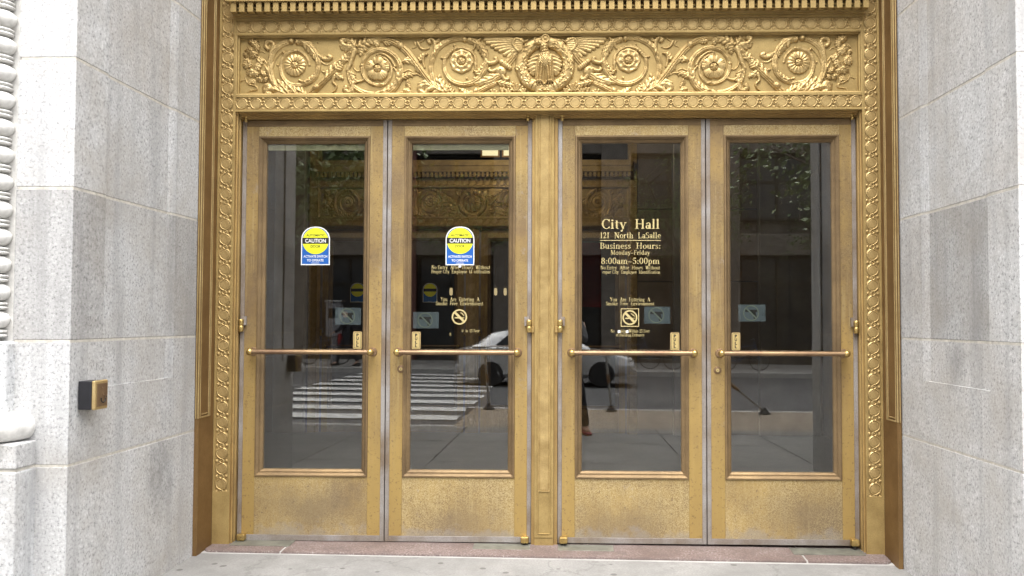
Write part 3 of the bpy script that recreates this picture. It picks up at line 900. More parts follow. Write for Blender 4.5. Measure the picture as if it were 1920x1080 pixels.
h.stroke(L(Z1, (1280, 460), (1340, 500), (1420, 500)), 1.8, 1.0, 2.2, 1.6)
h.bump_(*Z1(715, 320), 2.6, 4.6, 4.2, .5, -.5); h.bump_(*Z1(940, 300), 3.6, 2.8, 4.4); h.bump_(*Z1(625, 510), 2.0, 2.0, 2.6)
h.stroke(L(Z1, (545, 560), (590, 430), (690, 300)), 1.1, 1.4, 1.8, 2.2)
h.stroke(L(Z1, (960, 740), (1000, 760), (1040, 790)), 2.2, 1.0, 3.4, 3)
both(h, 'scroll', .10, 3)
# middle scroll and its diagonal stem
h = HF(138, 0, 362, 112)
h.stroke(L(Z1, (1235, 850), (1340, 745), (1460, 635), (1600, 480), (1720, 330)), 5.0, 3.6, 5.6, 4.2, .45)
h.leaf(L(Z1, (1330, 750), (1420, 640), (1480, 540), (1580, 430)), 7.0, 5.4, 4, 1)
h.leaf(L(Z1, (1500, 590), (1560, 520), (1620, 470)), 8.0, 5.6, 4)
h.leaf(L(Z1, (1590, 470), (1660, 390), (1700, 330)), 7.0, 5.2, 3)
h.leaf(L(Z1, (1500, 600), (1420, 610), (1340, 620), (1290, 600)), 4.2, 4.0, 3)
h.leaf(L(Z1, (1500, 640), (1560, 690), (1610, 710), (1600, 740)), 5.2, 5.0, 3)
h.stroke(L(Z1, (1490, 680), (1470, 770), (1520, 830), (1500, 890), (1465, 920)), 3.0, 1.2, 4.2, 3.0)
h.leaf(L(Z2, (370, 250), (300, 170), (230, 130), (180, 170)), 8.5, 6.2, 4)
h.leaf(L(Z2, (370, 260), (280, 260), (180, 250), (120, 200)), 7.0, 5.0, 4)
h.stroke(L(Z2, (300, 240), (190, 215), (150, 150), (190, 125)), 3.2, 3.6, 5.0, 5.4)
h.leaf(L(Z2, (390, 260), (500, 180), (620, 140), (740, 130)), 8.5, 6.4, 5)
h.leaf(L(Z2, (400, 260), (430, 300), (440, 350), (420, 380)), 6.0, 5.0, 3)
h.leaf(L(Z2, (440, 240), (490, 270), (520, 310)), 5.5, 4.6, 3)
h.leaf(L(Z2, (630, 170), (680, 200), (670, 250)), 5.5, 5.0, 3)
h.stroke(L(Z2, (500, 175), (660, 125), (800, 130), (920, 165), (1010, 215)), 4.6, 4.8, 5.0, 5.2, .4)
h.leaf(L(Z2, (780, 190), (860, 190), (940, 180)), 4.6, 5.6, 4)
h.bump_(*Z2(1045, 232), 6.6, 8.2, 7.2, .5, -.8)
h.stroke(L(Z2, (350, 280), (300, 400), (265, 520), (255, 650), (305, 795), (415, 890), (550, 945), (660, 955)), 2.4, 4.4, 3.4, 4.6, .3, 5)
h.stroke(L(Z2, (350, 290), (310, 420), (280, 510), (240, 590)), 4.8, 2.8, 5.0, 4.2)
h.stroke(L(Z2, (320, 420), (335, 540), (385, 605), (450, 600)), 1.5, 1.2, 2.4, 2.0)
h.stroke(L(Z2, (330, 780), (320, 860), (270, 920), (210, 890), (220, 850)), 3.4, 4.4, 4.2, 5.2)
h.leaf(L(Z2, (340, 880), (290, 960), (220, 950), (195, 890)), 5.6, 5.4, 4)
h.leaf(L(Z2, (280, 610), (320, 720), (380, 790)), 7.0, 5.0, 4)
h.stroke(L(Z2, (320, 690), (390, 760), (470, 750), (500, 720)), 2.4, 2.0, 3.8, 3.4)
h.bump_(*Z2(680, 955), 5.2, 5.2, 6.0)
h.stroke(L(Z2, (720, 950), (840, 945), (950, 865), (1030, 725), (1045, 560), (985, 420), (870, 322), (740, 285), (600, 318), (500, 420), (465, 540), (490, 680), (580, 780), (720, 817), (830, 782), (900, 680), (905, 560), (850, 455), (780, 400), (690, 375)), 5.2, 2.0, 5.6, 3.0, .3, 18)
h.leaf(L(Z2, (740, 930), (850, 900), (930, 820), (970, 750)), 6.2, 6.0, 4)
h.leaf(L(Z2, (1010, 800), (1020, 700), (1040, 600), (1030, 520)), 5.4, 5.6, 4)
h.stroke(L(Z2, (940, 560), (985, 620), (985, 720), (950, 830)), 1.6, 2.4, 3.6, 3.6)
h.stroke(L(Z2, (690, 370), (720, 345), (800, 360), (900, 440), (960, 540)), 1.6, 2.4, 3.4, 4.0)
h.leaf(L(Z2, (1060, 740), (1110, 690), (1180, 670), (1230, 700)), 5.2, 5.0, 4)
h.stroke(L(Z2, (1040, 760), (1090, 700), (1170, 640), (1240, 660), (1300, 660), (1350, 690)), 2.4, 1.0, 3.8, 2.0)
h.stroke(L(Z2, (1100, 620), (1170, 590), (1220, 620)), 1.4, 1.0, 2.0, 1.6)
h.bump_(*Z2(460, 525), 4.6, 3, 4.6); h.bump_(*Z2(755, 810), 5, 3, 4.8)
h.leaf(L(Z2, (1150, 740), (1150, 800), (1200, 870)), 4.2, 3.2, 3); h.leaf(L(Z2, (1080, 900), (1150, 900), (1210, 970)), 4.2, 3.0, 3)
h.stroke(L(Z2, (970, 970), (1020, 930), (1100, 920)), 1.0, .8, 1.6, 1.2)
both(h, 'scroll', .10, 5)
# scroll beside the wreath and its stem
h = HF(298, 0, 512, 112)
h.stroke(L(Z2, (1060, 250), (1150, 335), (1300, 530), (1450, 730), (1560, 850)) + L(Z3, (450, 945), (600, 975), (760, 965), (840, 950)), 5.2, 5.0, 5.4, 5.0, .45, 0)
h.leaf(L(Z2, (1060, 480), (1150, 450), (1260, 480), (1340, 560)), 5.6, 5.0, 4)
h.leaf(L(Z2, (1270, 520), (1330, 590), (1400, 640)), 6.5, 5.2, 4)
h.leaf(L(Z2, (1330, 480), (1350, 420), (1380, 370), (1430, 350)), 4.8, 4.6, 4)
h.stroke(L(Z2, (1400, 560), (1380, 450), (1400, 380), (1440, 360)), 2.0, 2.0, 3.6, 4.0)
h.stroke(L(Z2, (1390, 130), (1350, 165), (1290, 185), (1240, 175)), 1.8, 1.0, 2.4, 1.6)
h.stroke(L(Z2, (1300, 190), (1340, 260), (1400, 285), (1470, 270)), 2.8, 1.0, 3.6, 2.0)
h.stroke(L(Z2, (1260, 190), (1270, 240), (1220, 265)), 1.6, 1.0, 2.2, 1.6)
h.bump_(*Z3(895, 920), 6.5, 7.5, 7.0, .5, .6)
h.stroke(L(Z3, (300, 880), (255, 775), (215, 560), (258, 380), (350, 240), (500, 150), (640, 115), (720, 130)), 3.8, 5.0, 4.4, 5.0, .35, 9)
h.bump_(*Z3(725, 140), 4.5, 6.0, 6.2); h.bump_(*Z3(800, 150), 5.5, 5.5, 6.0)
h.stroke(L(Z3, (800, 150), (880, 180), (980, 270), (1040, 400), (1030, 560), (960, 700), (830, 790), (680, 812), (520, 750), (430, 620), (420, 470), (480, 350), (580, 275), (700, 262), (810, 310), (880, 400), (895, 520)), 5.4, 2.4, 5.8, 3.2, .3, 16)
h.stroke(L(Z3, (880, 500), (890, 590), (860, 620)), 2.0, 1.4, 3.6, 3.0)
h.stroke(L(Z3, (1000, 380), (1060, 480), (1130, 500), (1200, 470), (1190, 430)), 2.4, 3.8, 4.2, 5.4)
h.leaf(L(Z3, (900, 190), (980, 280), (1030, 380), (1060, 490)), 7.0, 6.2, 5)
h.stroke(L(Z3, (860, 160), (930, 160), (965, 130)), 2.6, 1.8, 4.4, 4.0); h.stroke(L(Z3, (880, 210), (870, 270), (840, 300)), 2.4, 1.2, 4.2, 3.0)
h.leaf(L(Z3, (860, 610), (920, 640), (980, 560), (1000, 500)), 4.6, 5.4, 4)
h.leaf(L(Z3, (270, 400), (310, 290), (400, 200), (500, 150)), 5.0, 6.0, 5, 1)
h.stroke(L(Z3, (280, 300), (270, 180), (220, 130), (180, 160), (200, 185)), 3.0, 3.2, 4.0, 4.6)
h.leaf(L(Z3, (300, 200), (320, 150), (340, 110)), 4.0, 4.0, 3)
h.leaf(L(Z3, (480, 960), (400, 860), (340, 740), (360, 660)), 8.5, 6.4, 4)
h.leaf(L(Z3, (560, 975), (500, 880), (510, 800)), 6.5, 5.8, 4)
h.leaf(L(Z3, (820, 960), (740, 950), (680, 900), (640, 870)), 6.6, 6.0, 4)
h.leaf(L(Z3, (400, 930), (260, 860), (140, 820), (60, 880), (70, 960)), 9.5, 6.4, 5)
h.stroke(L(Z3, (260, 870), (180, 900), (130, 950), (80, 920)), 4.5, 4.0, 6.2, 6.0)
h.stroke(L(Z3, (210, 800), (120, 780), (40, 800)), 3.2, 2.0, 4.2, 3.2)
h.bump_(*Z3(505, 340), 5, 3.4, 5, .5, -.7); h.bump_(*Z3(540, 310), 4, 3, 4.8)
h.stroke(L(Z3, (480, 370), (440, 420), (370, 410)), 3.0, 1.4, 4.6, 3.0)
h.bump_(*Z3(570, 230), 2.2, 2.2, 2.8); h.bump_(*Z3(760, 725), 2.4, 2.4, 2.8); h.bump_(*Z3(880, 730), 4, 4, 5)
both(h, 'scroll', .10, 9)
# vine leaves and tendrils at the end of the panel
h = HF(4, 3, 80, 112)
for (x, y, r_, a) in ((240, 190, 8.5, -1.2), (215, 270, 8, 2.0), (290, 240, 6.5, .3), (250, 330, 7, 1.2), (150, 350, 4.5, 2.6), (200, 460, 8, 2.6), (330, 450, 7.5, -.4), (230, 590, 8.5, 1.4), (300, 520, 7.5, .6), (160, 500, 6, 3.0), (290, 630, 5.5, 1.2), (400, 650, 6, -.9), (370, 710, 5.5, 2.2), (430, 720, 5, .8)):
    c = Z1(x, y); r_ *= 1.45
    for da in (-1.0, -.35, .35, 1.0):
        h.leaf([c, (c[0] + r_ * .6 * math.cos(a + da), c[1] + r_ * .6 * math.sin(a + da)), (c[0] + r_ * math.cos(a + da), c[1] + r_ * math.sin(a + da))], r_ * .42, 5.0, 3)
    h.bump_(*c, r_ * .36, r_ * .36, 4.2)
h.stroke(L(Z1, (280, 370), (360, 400), (420, 430), (470, 500)), 1.2, 1.0, 2.0, 1.6)
h.stroke(L(Z1, (290, 320), (340, 310), (390, 300), (430, 325)), 1.1, .9, 1.8, 1.4)
h.stroke(L(Z1, (160, 640), (140, 710), (190, 790), (300, 830), (310, 880), (200, 900), (180, 980)), 1.2, 1.2, 2.0, 1.8)
for k in range(3): h.stroke(L(Z1, (190, 745 + 22 * k), (240, 725 + 22 * k), (290, 750 + 22 * k), (280, 790 + 18 * k)), 1.4, 1.2, 2.6, 2.2)
h.stroke(L(Z1, (80, 750), (110, 730), (140, 735)), 1.0, .8, 1.8, 1.4)
both(h, 'vine_leaf', .08, 2)
# small sprays between the scrolls
h = HF(88, 2, 150, 112)
h.stroke(L(Z1, (1235, 175), (1310, 190), (1360, 175), (1400, 240), (1420, 330), (1520, 365)), 1.5, 1.0, 2.4, 1.6)
h.leaf(L(Z1, (1360, 250), (1400, 230), (1480, 160)), 3.2, 3.0, 3); h.leaf(L(Z1, (1400, 250), (1450, 240), (1490, 220)), 2.8, 2.6, 3); h.leaf(L(Z1, (1230, 170), (1280, 190), (1330, 190)), 2.6, 2.6, 3)
h.stroke(L(Z1, (1310, 965), (1370, 955), (1420, 965)), 1.4, 1.0, 2.2, 1.8); h.bump_(*Z1(1230, 965), 3, 1.8, 2.4)
h.stroke(L(Z1, (1520, 890), (1550, 930), (1540, 975)), 1.1, .9, 1.8, 1.4)
both(h, 'leaf_spray', .06, 4)
# wings spreading from the wreath
h = HF(460, 2, 545, 60)
tips = [(1040, 115), (1030, 150), (1060, 195), (1130, 245), (1190, 285), (1250, 320), (1320, 370), (1380, 405), (1430, 425)]
for k, tp in enumerate(tips):
    q = k / (len(tips) - 1)
    root = (1560 - 30 * q, 170 + 150 * q); mid = ((root[0] + tp[0]) / 2, (root[1] + tp[1]) / 2 - 18 + 10 * q)
    h.stroke(L(Z3, root, mid, tp), 4.6, 3.4 - .6 * q, 5.6 - .25 * k, 3.4, 0)
for k in range(6):
    q = k / 5
    h.stroke(L(Z3, (1570, 160 + 150 * q), (1500, 150 + 160 * q), (1440, 165 + 170 * q)), 4.6, 3.2, 6.6, 4.6)
h.stroke(L(Z3, (1600, 190), (1530, 150), (1480, 150), (1450, 220), (1490, 290), (1540, 330)), 3.6, 2.6, 7.4, 6.0)
h.stroke(L(Z3, (1590, 200), (1680, 150), (1760, 120)), 2.2, 1.4, 3.4, 2.4)
both(h, 'wing', .05, 6)
# torch flowers below the wings
h = HF(428, 38, 552, 112)
h.stroke(L(Z3, (1530, 300), (1440, 420), (1370, 500)), 5.0, 5.8, 4.4, 5.0, .5)
h.stroke(L(Z3, (1280, 480), (1340, 530), (1400, 570)), 4.2, 4.2, 6.4, 6.0, 0, 5)
h.bump_(*Z3(1270, 620), 11, 9.5, 6.6, .45, .6); h.bump_(*Z3(1260, 605), 3.4, 3.4, 8.2)
h.stroke(L(Z3, (1220, 590), (1140, 620), (1090, 600), (1100, 580)), 3.4, 2.4, 5.0, 4.2)
h.stroke(L(Z3, (1290, 690), (1330, 740), (1380, 740), (1375, 715)), 3.6, 2.4, 5.2, 4.4)
h.leaf(L(Z3, (1250, 660), (1150, 720), (1020, 770), (860, 805)), 8.5, 5.4, 4)
h.stroke(L(Z3, (1230, 690), (1100, 770), (980, 790), (870, 805)), 5.5, 1.5, 5.6, 3.0, .5)
h.leaf(L(Z3, (1200, 780), (1290, 800), (1400, 825), (1450, 800), (1435, 775)), 5.6, 5.4, 5)
h.stroke(L(Z3, (920, 930), (1050, 860), (1180, 800)), 4.6, 3.6, 5.0, 4.0, .4)
for (c0, r0, r1, angs) in (((1500, 960), 6, 17, (-2.3, -1.95, -1.57, -1.2, -.85)), ((1290, 975), 2, 12, (-1.8, -1.35)), ((1380, 990), 3, 12, (-2.0, -1.57, -1.1)), ((1620, 990), 3, 12, (-2.2, -1.8, -1.4)), ((1150, 985), 2, 10, (-1.9, -1.3, -.8))):
    c = Z3(*c0)
    for a in angs:
        h.stroke([(c[0] + r0 * math.cos(a), c[1] + r0 * math.sin(a)), (c[0] + (r0 + r1) / 2 * math.cos(a), c[1] + (r0 + r1) / 2 * math.sin(a)), (c[0] + r1 * math.cos(a), c[1] + r1 * math.sin(a))], 1.2, 2.4, 3.0, 4.0)
both(h, 'torch_flower', .06, 8)
# wreath: a bound garland of laurel
WU, WV = Z4(808, 535)
h = HF(WU - 58, WV - 57, WU + 58, WV + 57, .6)
rr = np.hypot(h.U - WU, h.V - WV); th = np.arctan2(h.V - WV, h.U - WU)
tube = np.clip(1 - ((rr - 44) / 11.5) ** 2, 0, 1) ** .5
h.h = tube * 7.0
rng = random.Random(5)
for k in range(190):
    a = rng.uniform(0, 2 * PI); r0 = 44 + rng.uniform(-9.5, 9.5)
    dirn = a + (PI / 2 if math.cos(a) < 0 else -PI / 2) + rng.uniform(-.75, .75)
    c = (WU + r0 * math.cos(a), WV + r0 * math.sin(a))
    hh = 6.4 * math.sqrt(max(.05, 1 - ((r0 - 44) / 11.8) ** 2)) + rng.uniform(1.0, 3.0)
    ln = rng.uniform(5, 8)
    h.bump_(c[0], c[1], ln, rng.uniform(1.8, 2.8), hh, .45, dirn)
h.h = np.where((rr > 31.5) & (rr < 57), h.h, 0)
for a0 in (1.05, 2.09):
    for dw in (-.07, .07):
        d = np.abs((th - a0 - dw + PI) % (2 * PI) - PI) * 44
        h.h = np.maximum(h.h, np.where((d < 2.2) & (np.abs(rr - 44) < 11.5), tube * 9.6, 0))
h.build('wreath', fr)
md = HF(WU - 9, 0, WU + 9, 18, .5); mc = Z4(815, 155)
for rad, hh in ((8.0, 8.5), ):
    r2 = np.hypot(md.U - mc[0], md.V - mc[1])
    md.h = np.where(r2 < 8, 9.0 + 1.8 * np.sqrt(np.clip(1 - ((r2 - 6.6) / 1.5) ** 2, 0, 1)) + 2.4 * np.sqrt(np.clip(1 - (r2 / 2.6) ** 2, 0, 1)), 0)
md.build('wreath_boss', fr)
# eagle standing inside the wreath
h = HF(WU - 38, 6, WU + 38, 106, .5)
# folded wings
for sg_ in (-1, 1):
    for row, (ry, ln, hh) in enumerate(((395, 15, 9.0), (445, 19, 8.0), (500, 20, 7.2), (560, 17, 6.4), (610, 13, 5.6))):
        for k in range(4):
            q = k / 3
            x0 = 800 + sg_ * (85 + 4 * row); y0 = ry + 10 * q
            cx0, cy0 = Z4(x0, y0)
            h.stroke([(cx0, cy0), (cx0 + sg_ * ln * .5, cy0 + 1.5 + q), (cx0 + sg_ * ln * (1 - .12 * k), cy0 + 5 + 2.4 * q)], 3.6, 2.6, hh - .5 * k, hh * .62)
# body, breast feathers
h.bump_(*Z4(810, 450), 13.5, 20, 15, .5); h.bump_(*Z4(745, 470), 7, 13, 13, .5, .15); h.bump_(*Z4(880, 470), 7, 13, 13, .5, -.15)
h.stroke(L(Z4, (810, 450), (800, 330), (770, 240)), 8.5, 5.8, 15, 13.5, 0, 5)
h.stroke(L(Z4, (800, 260), (740, 215), (690, 215)), 6.2, 4.4, 13.5, 12.5)
h.bump_(*Z4(722, 222), 6.2, 5.0, 14.0)
h.stroke(L(Z4, (690, 215), (650, 220), (636, 250)), 3.4, 1.3, 12, 9.0)
h.bump_(*Z4(712, 208), 1.3, 1.3, 15.4)
for sg_ in (-1, 1):
    h.stroke(L(Z4, (800 + sg_ * 60, 530), (800 + sg_ * 72, 640), (800 + sg_ * 85, 780)), 8.5, 6.0, 13, 9.5, .35)
    for dx in (-5.5, -1.8, 1.8, 5.5):
        c0 = Z4(800 + sg_ * 80, 775)
        h.stroke([(c0[0] + dx * .4, c0[1]), (c0[0] + dx * 1.1, c0[1] + 3), (c0[0] + dx * 1.5, c0[1] + 8)], 1.9, 1.2, 11.5, 9.5)
    # tail ribbons tied under the claws
    h.stroke(L(Z4, (800 - sg_ * 10, 830), (800 + sg_ * 60, 900), (800 + sg_ * 140, 960)), 4.0, 6.0, 9.0, 6.5, .4)
h.stroke(L(Z4, (805, 560), (805, 680), (805, 790)), 5.5, 7.5, 9, 6.5, .45)
q = h.h > 11
h.h = np.where(h.h > 8.5, h.h + .55 * np.sin(1.55 * h.U + 1.1 * np.sin(.8 * h.V)) * np.sin(1.35 * h.V), h.h)
h.build('eagle', fr)

# ------------------------------------------------------------------ lettering: a small roman alphabet drawn stroke by stroke
TH, tn, XH = 0.135, 0.06, 0.66
def _rect(x0, y0, x1, y1): return [(x0, y0), (x1, y0), (x1, y1), (x0, y1)]
def gS(x, y0, y1, ser='tb', w=None):
    w = TH if w is None else w
    o = [_rect(x, y0, x + w, y1)]
    e = .075
    if 'b' in ser: o.append(_rect(x - e, y0, x + w + e, y0 + tn))
    if 't' in ser: o.append(_rect(x - e, y1 - tn, x + w + e, y1))
    if 'l' in ser: o.append([(x - e, y1 - tn * 1.6), (x, y1 - tn * 1.2), (x + w * .5, y1 - tn), (x + w, y1), (x, y1 - tn * .3)])
    return o
def gD(x0, y0, x1, y1, w): return [[(x0 - w / 2, y0), (x0 + w / 2, y0), (x1 + w / 2, y1), (x1 - w / 2, y1)]]
def gB(x0, x1, y, h=tn): return [_rect(x0, y, x1, y + h)]
def gO(cx, cy, rx, ry, a0=0, a1=360, T=None, t=tn):
    T = TH if T is None else T
    n = max(6, int(abs(a1 - a0) / 18)); o = []
    P = []
    for i in range(n + 1):
        a = R(a0 + (a1 - a0) * i / n)
        P.append(((cx + rx * math.cos(a), cy + ry * math.sin(a)), (cx + (rx - T) * math.cos(a), cy + (ry - t) * math.sin(a))))
    for i in range(n): o.append([P[i][0], P[i + 1][0], P[i + 1][1], P[i][1]])
    return o
def gDot(cx, cy, r): return [[(cx + r * math.cos(k * PI / 4), cy + r * math.sin(k * PI / 4)) for k in range(8)]]
def glyph(ch):
    h = XH
    G = {
     'A': (.80, lambda: gD(.10, 0, .42, 1, .075) + gD(.70, 0, .38, 1, .17) + gB(.2, .6, .32) + gB(0, .22, 0) + gB(.56, .84, 0)),
     'B': (.68, lambda: gS(.08, 0, 1) + gO(.30, .745, .28, .255, -90, 90) + gO(.32, .27, .33, .27, -90, 90) + gB(.1, .32, 0) + gB(.1, .32, .47) + gB(.1, .32, .938)),
     'C': (.76, lambda: gO(.42, .5, .40, .52, 42, 318) + gS(.66, .70, .98, '', .05) + gS(.68, .06, .26, '', .04)),
     'E': (.66, lambda: gS(.08, 0, 1) + gB(.1, .58, 0) + gB(.1, .58, .938) + gB(.1, .48, .49) + gS(.55, 0, .22, '', .05) + gS(.55, .78, 1, '', .05) + gS(.45, .4, .62, '', .045)),
     'F': (.62, lambda: gS(.08, 0, 1) + gB(.1, .56, .938) + gB(.1, .46, .49) + gS(.53, .76, 1, '', .05) + gS(.43, .4, .62, '', .045)),
     'H': (.86, lambda: gS(.08, 0, 1) + gS(.60, 0, 1) + gB(.1, .7, .48)),
     'I': (.34, lambda: gS(.09, 0, 1)),
     'L': (.62, lambda: gS(.08, 0, 1) + gB(.1, .58, 0) + gS(.54, 0, .26, '', .05)),
     'M': (.98, lambda: gS(.10, 0, 1, 'tb', .07) + gD(.19, 1, .48, .05, .16) + gD(.49, .05, .78, 1, .07) + gS(.74, 0, 1)),
     'N': (.84, lambda: gS(.10, 0, 1, 'tb', .07) + gD(.16, 1, .68, 0, .18) + gS(.66, 0, 1, 't', .07)),
     'P': (.64, lambda: gS(.08, 0, 1) + gO(.30, .72, .31, .28, -90, 90) + gB(.1, .32, .938) + gB(.1, .32, .44)),
     'S': (.56, lambda: gO(.27, .75, .24, .26, 35, 270, .12) + gO(.27, .26, .25, .27, -145, 90, .13) + gS(.44, .72, .98, '', .045) + gS(.03, .03, .28, '', .045)),
     'W': (1.06, lambda: gD(.14, 1, .34, 0, .17) + gD(.34, 0, .54, 1, .07) + gD(.52, 1, .74, 0, .17) + gD(.74, 0, .94, 1, .07) + gB(.02, .28, .938) + gB(.84, 1.04, .938) + gB(.42, .62, .938)),
     'Y': (.76, lambda: gD(.12, 1, .38, .45, .17) + gD(.38, .45, .66, 1, .075) + gS(.30, 0, .48, 'b') + gB(0, .28, .938) + gB(.55, .78, .938)),
     'a': (.54, lambda: gO(.22, .19, .20, .20) + gS(.33, 0, .46, '') + gO(.26, .43, .225, .23, 0, 165) + gB(.33, .54, 0)),
     'b': (.60, lambda: gS(.07, 0, 1.02, 'l') + gO(.29, .33, .28, .345, -140, 140)),
     'c': (.50, lambda: gO(.27, .33, .25, .345, 45, 315) + gDot(.42, .52, .07)),
     'd': (.62, lambda: gS(.38, 0, 1.02, 'l') + gO(.29, .33, .27, .345, 40, 320) + gB(.4, .6, 0)),
     'e': (.53, lambda: gO(.27, .33, .25, .345, 0, 320) + gB(.1, .5, .33)),
     'f': (.38, lambda: gS(.10, 0, .82, 'b') + gO(.28, .80, .18, .23, 30, 180) + gB(0, .34, .60) + gDot(.38, .88, .06)),
     'g': (.56, lambda: gO(.26, .44, .23, .23) + gO(.27, -.10, .26, .19, 0, 360, .09) + gS(.08, .04, .26, '', .07) + gB(.4, .56, .58) + gB(.1, .4, .06, .09)),
     'h': (.64, lambda: gS(.07, 0, 1.02, 'bl') + gS(.41, 0, .42, 'b') + gO(.34, .40, .22, .27, 0, 150)),
     'i': (.33, lambda: gS(.08, 0, h, 'bl') + gDot(.155, .87, .095)),
     'k': (.62, lambda: gS(.07, 0, 1.02, 'bl') + gD(.24, .28, .46, .64, .07) + gD(.30, .36, .52, 0, .16) + gB(.34, .56, .6) + gB(.40, .64, 0)),
     'l': (.33, lambda: gS(.08, 0, 1.02, 'bl')),
     'm': (.98, lambda: gS(.07, 0, h, 'bl') + gS(.41, 0, .42, 'b') + gO(.34, .40, .22, .27, 0, 150) + gS(.75, 0, .42, 'b') + gO(.68, .40, .22, .27, 0, 150)),
     'n': (.65, lambda: gS(.07, 0, h, 'bl') + gS(.41, 0, .42, 'b') + gO(.34, .40, .22, .27, 0, 150)),
     'o': (.58, lambda: gO(.29, .33, .27, .345)),
     'p': (.61, lambda: gS(.07, -.28, h, 'bl') + gO(.29, .33, .28, .345, -140, 140)),
     'r': (.46, lambda: gS(.07, 0, h, 'bl') + gO(.32, .42, .16, .24, 40, 160) + gDot(.40, .57, .075)),
     's': (.44, lambda: gO(.21, .49, .17, .18, 30, 270, .10) + gO(.21, .17, .19, .18, -150, 90, .11) + gS(.35, .48, .64, '', .04) + gS(.02, .02, .18, '', .04)),
     't': (.40, lambda: gS(.10, .06, .86, '') + gB(0, .36, .60) + gO(.25, .12, .15, .13, 180, 330)),
     'u': (.64, lambda: gS(.07, .20, h, 'l') + gO(.27, .24, .21, .25, 190, 340) + gS(.41, 0, h, 'l') + gB(.45, .62, 0)),
     'v': (.58, lambda: gD(.10, h, .30, 0, .155) + gD(.30, 0, .49, h, .06) + gB(0, .22, .60) + gB(.40, .58, .60)),
     'w': (.84, lambda: gD(.10, h, .27, 0, .145) + gD(.27, 0, .42, h, .06) + gD(.42, h, .58, 0, .145) + gD(.58, 0, .75, h, .06) + gB(0, .22, .60) + gB(.66, .84, .60)),
     'y': (.58, lambda: gD(.10, h, .31, 0, .155) + gD(.20, -.28, .50, h, .06) + gB(0, .22, .60) + gB(.40, .60, .60) + gDot(.16, -.22, .085)),
     '0': (.60, lambda: gO(.30, .5, .27, .51)), '1': (.44, lambda: gS(.15, 0, 1, 'bl')),
     '2': (.58, lambda: gO(.28, .72, .23, .29, -20, 165) + gD(.12, 0, .44, .62, .10) + gB(.05, .54, 0, .12) + gDot(.12, .74, .08)),
     '5': (.56, lambda: gO(.25, .31, .27, .33, -140, 130, .14) + gS(.09, .5, .98, '', .05) + gB(.10, .50, .88, .12) + gDot(.09, .14, .075)),
     '8': (.60, lambda: gO(.30, .75, .23, .26, 0, 360, .13) + gO(.30, .26, .26, .28)),
     ':': (.30, lambda: gDot(.15, .10, .09) + gDot(.15, .52, .09)), '-': (.62, lambda: gB(.04, .58, .30, .07)), ' ': (.34, lambda: [])}
    w, f = G[ch]
    return w, f()
def lettering(text, xl, xr, ztop, zbase, y, parent, mat='gold_leaf', name='lettering', drop=()):
    global TH
    TH = .145 if ztop - zbase > .05 else (.125 if ztop - zbase > .03 else .105)
    x = 0.0; polys = []
    for i, ch in enumerate(text):
        w, ps = glyph(ch)
        if i not in drop:
            for p in ps: polys.append([(a + x, b_) for a, b_ in p])
        x += w + .035
    x -= .035
    sx = (xr - xl) / x; sz = ztop - zbase
    if sz < .03: sz *= 1.12
    mb = MB()
    for k, p in enumerate(polys):
        n = len(p)
        ar = sum(p[i][0] * p[(i + 1) % n][1] - p[(i + 1) % n][0] * p[i][1] for i in range(n))
        if ar < 0: p = p[::-1]
        mb.add([(xl + a * sx, y - .00002 * (k % 12), zbase + b_ * sz) for a, b_ in p], [tuple(range(n))])
    return mkmesh_noflip(mb, name, mat, parent)
def mkmesh_noflip(mb, name, mat, parent):
    me = bpy.data.meshes.new(name); me.from_pydata(mb.v, [], mb.f)
    return mkobj(name, me, mat, parent)
def flat(name, mat, parent, poly, y, thick=0.0):
    n = len(poly)
    ar = sum(poly[i][0] * poly[(i + 1) % n][1] - poly[(i + 1) % n][0] * poly[i][1] for i in range(n))
    if ar < 0: poly = poly[::-1]
    if thick: return MB().prism(poly, y, y + thick, 'y').build(name, mat, parent)
    mb = MB().add([(a, y, b_) for a, b_ in poly], [tuple(range(n))])
    return mkmesh_noflip(mb, name, mat, parent)
def ringpoly(name, mat, parent, cx, cz, r0, r1, y, n=40):
    mb = MB(); vs = []
    for k in range(n):
        a = 2 * PI * k / n
        vs += [(cx + r0 * math.cos(a), y, cz + r0 * math.sin(a)), (cx + r1 * math.cos(a), y, cz + r1 * math.sin(a))]
    mb.add(vs, [(2 * k, 2 * ((k + 1) % n), 2 * ((k + 1) % n) + 1, 2 * k + 1) for k in range(n)])
    o = mkmesh_noflip(mb, name, mat, parent)
    if o.data.polygons[0].normal.y > 0: o.data.flip_normals()
    return o
def sans(text, cx, zc, height, width, y, parent, mat, name='lettering', bold=0.0):
    cu = bpy.data.curves.new(name, 'FONT'); cu.body = text; cu.align_x = 'CENTER'; cu.offset = bold
    ob = bpy.data.objects.new(name, cu); col.objects.link(ob)
    dg = bpy.context.evaluated_depsgraph_get()
    me = bpy.data.meshes.new_from_object(ob.evaluated_get(dg))
    bpy.data.objects.remove(ob)
    co = np.array([v.co[:] for v in me.vertices]); lo = co.min(0); hi = co.max(0)
    for v in me.vertices:
        v.co = (cx + ((v.co.x - lo[0]) / (hi[0] - lo[0]) - .5) * width, y, zc + ((v.co.y - lo[1]) / (hi[1] - lo[1]) - .5) * height)
    if me.polygons and me.polygons[0].normal.y > 0: me.flip_normals()
    return mkobj(name, me, mat, parent)
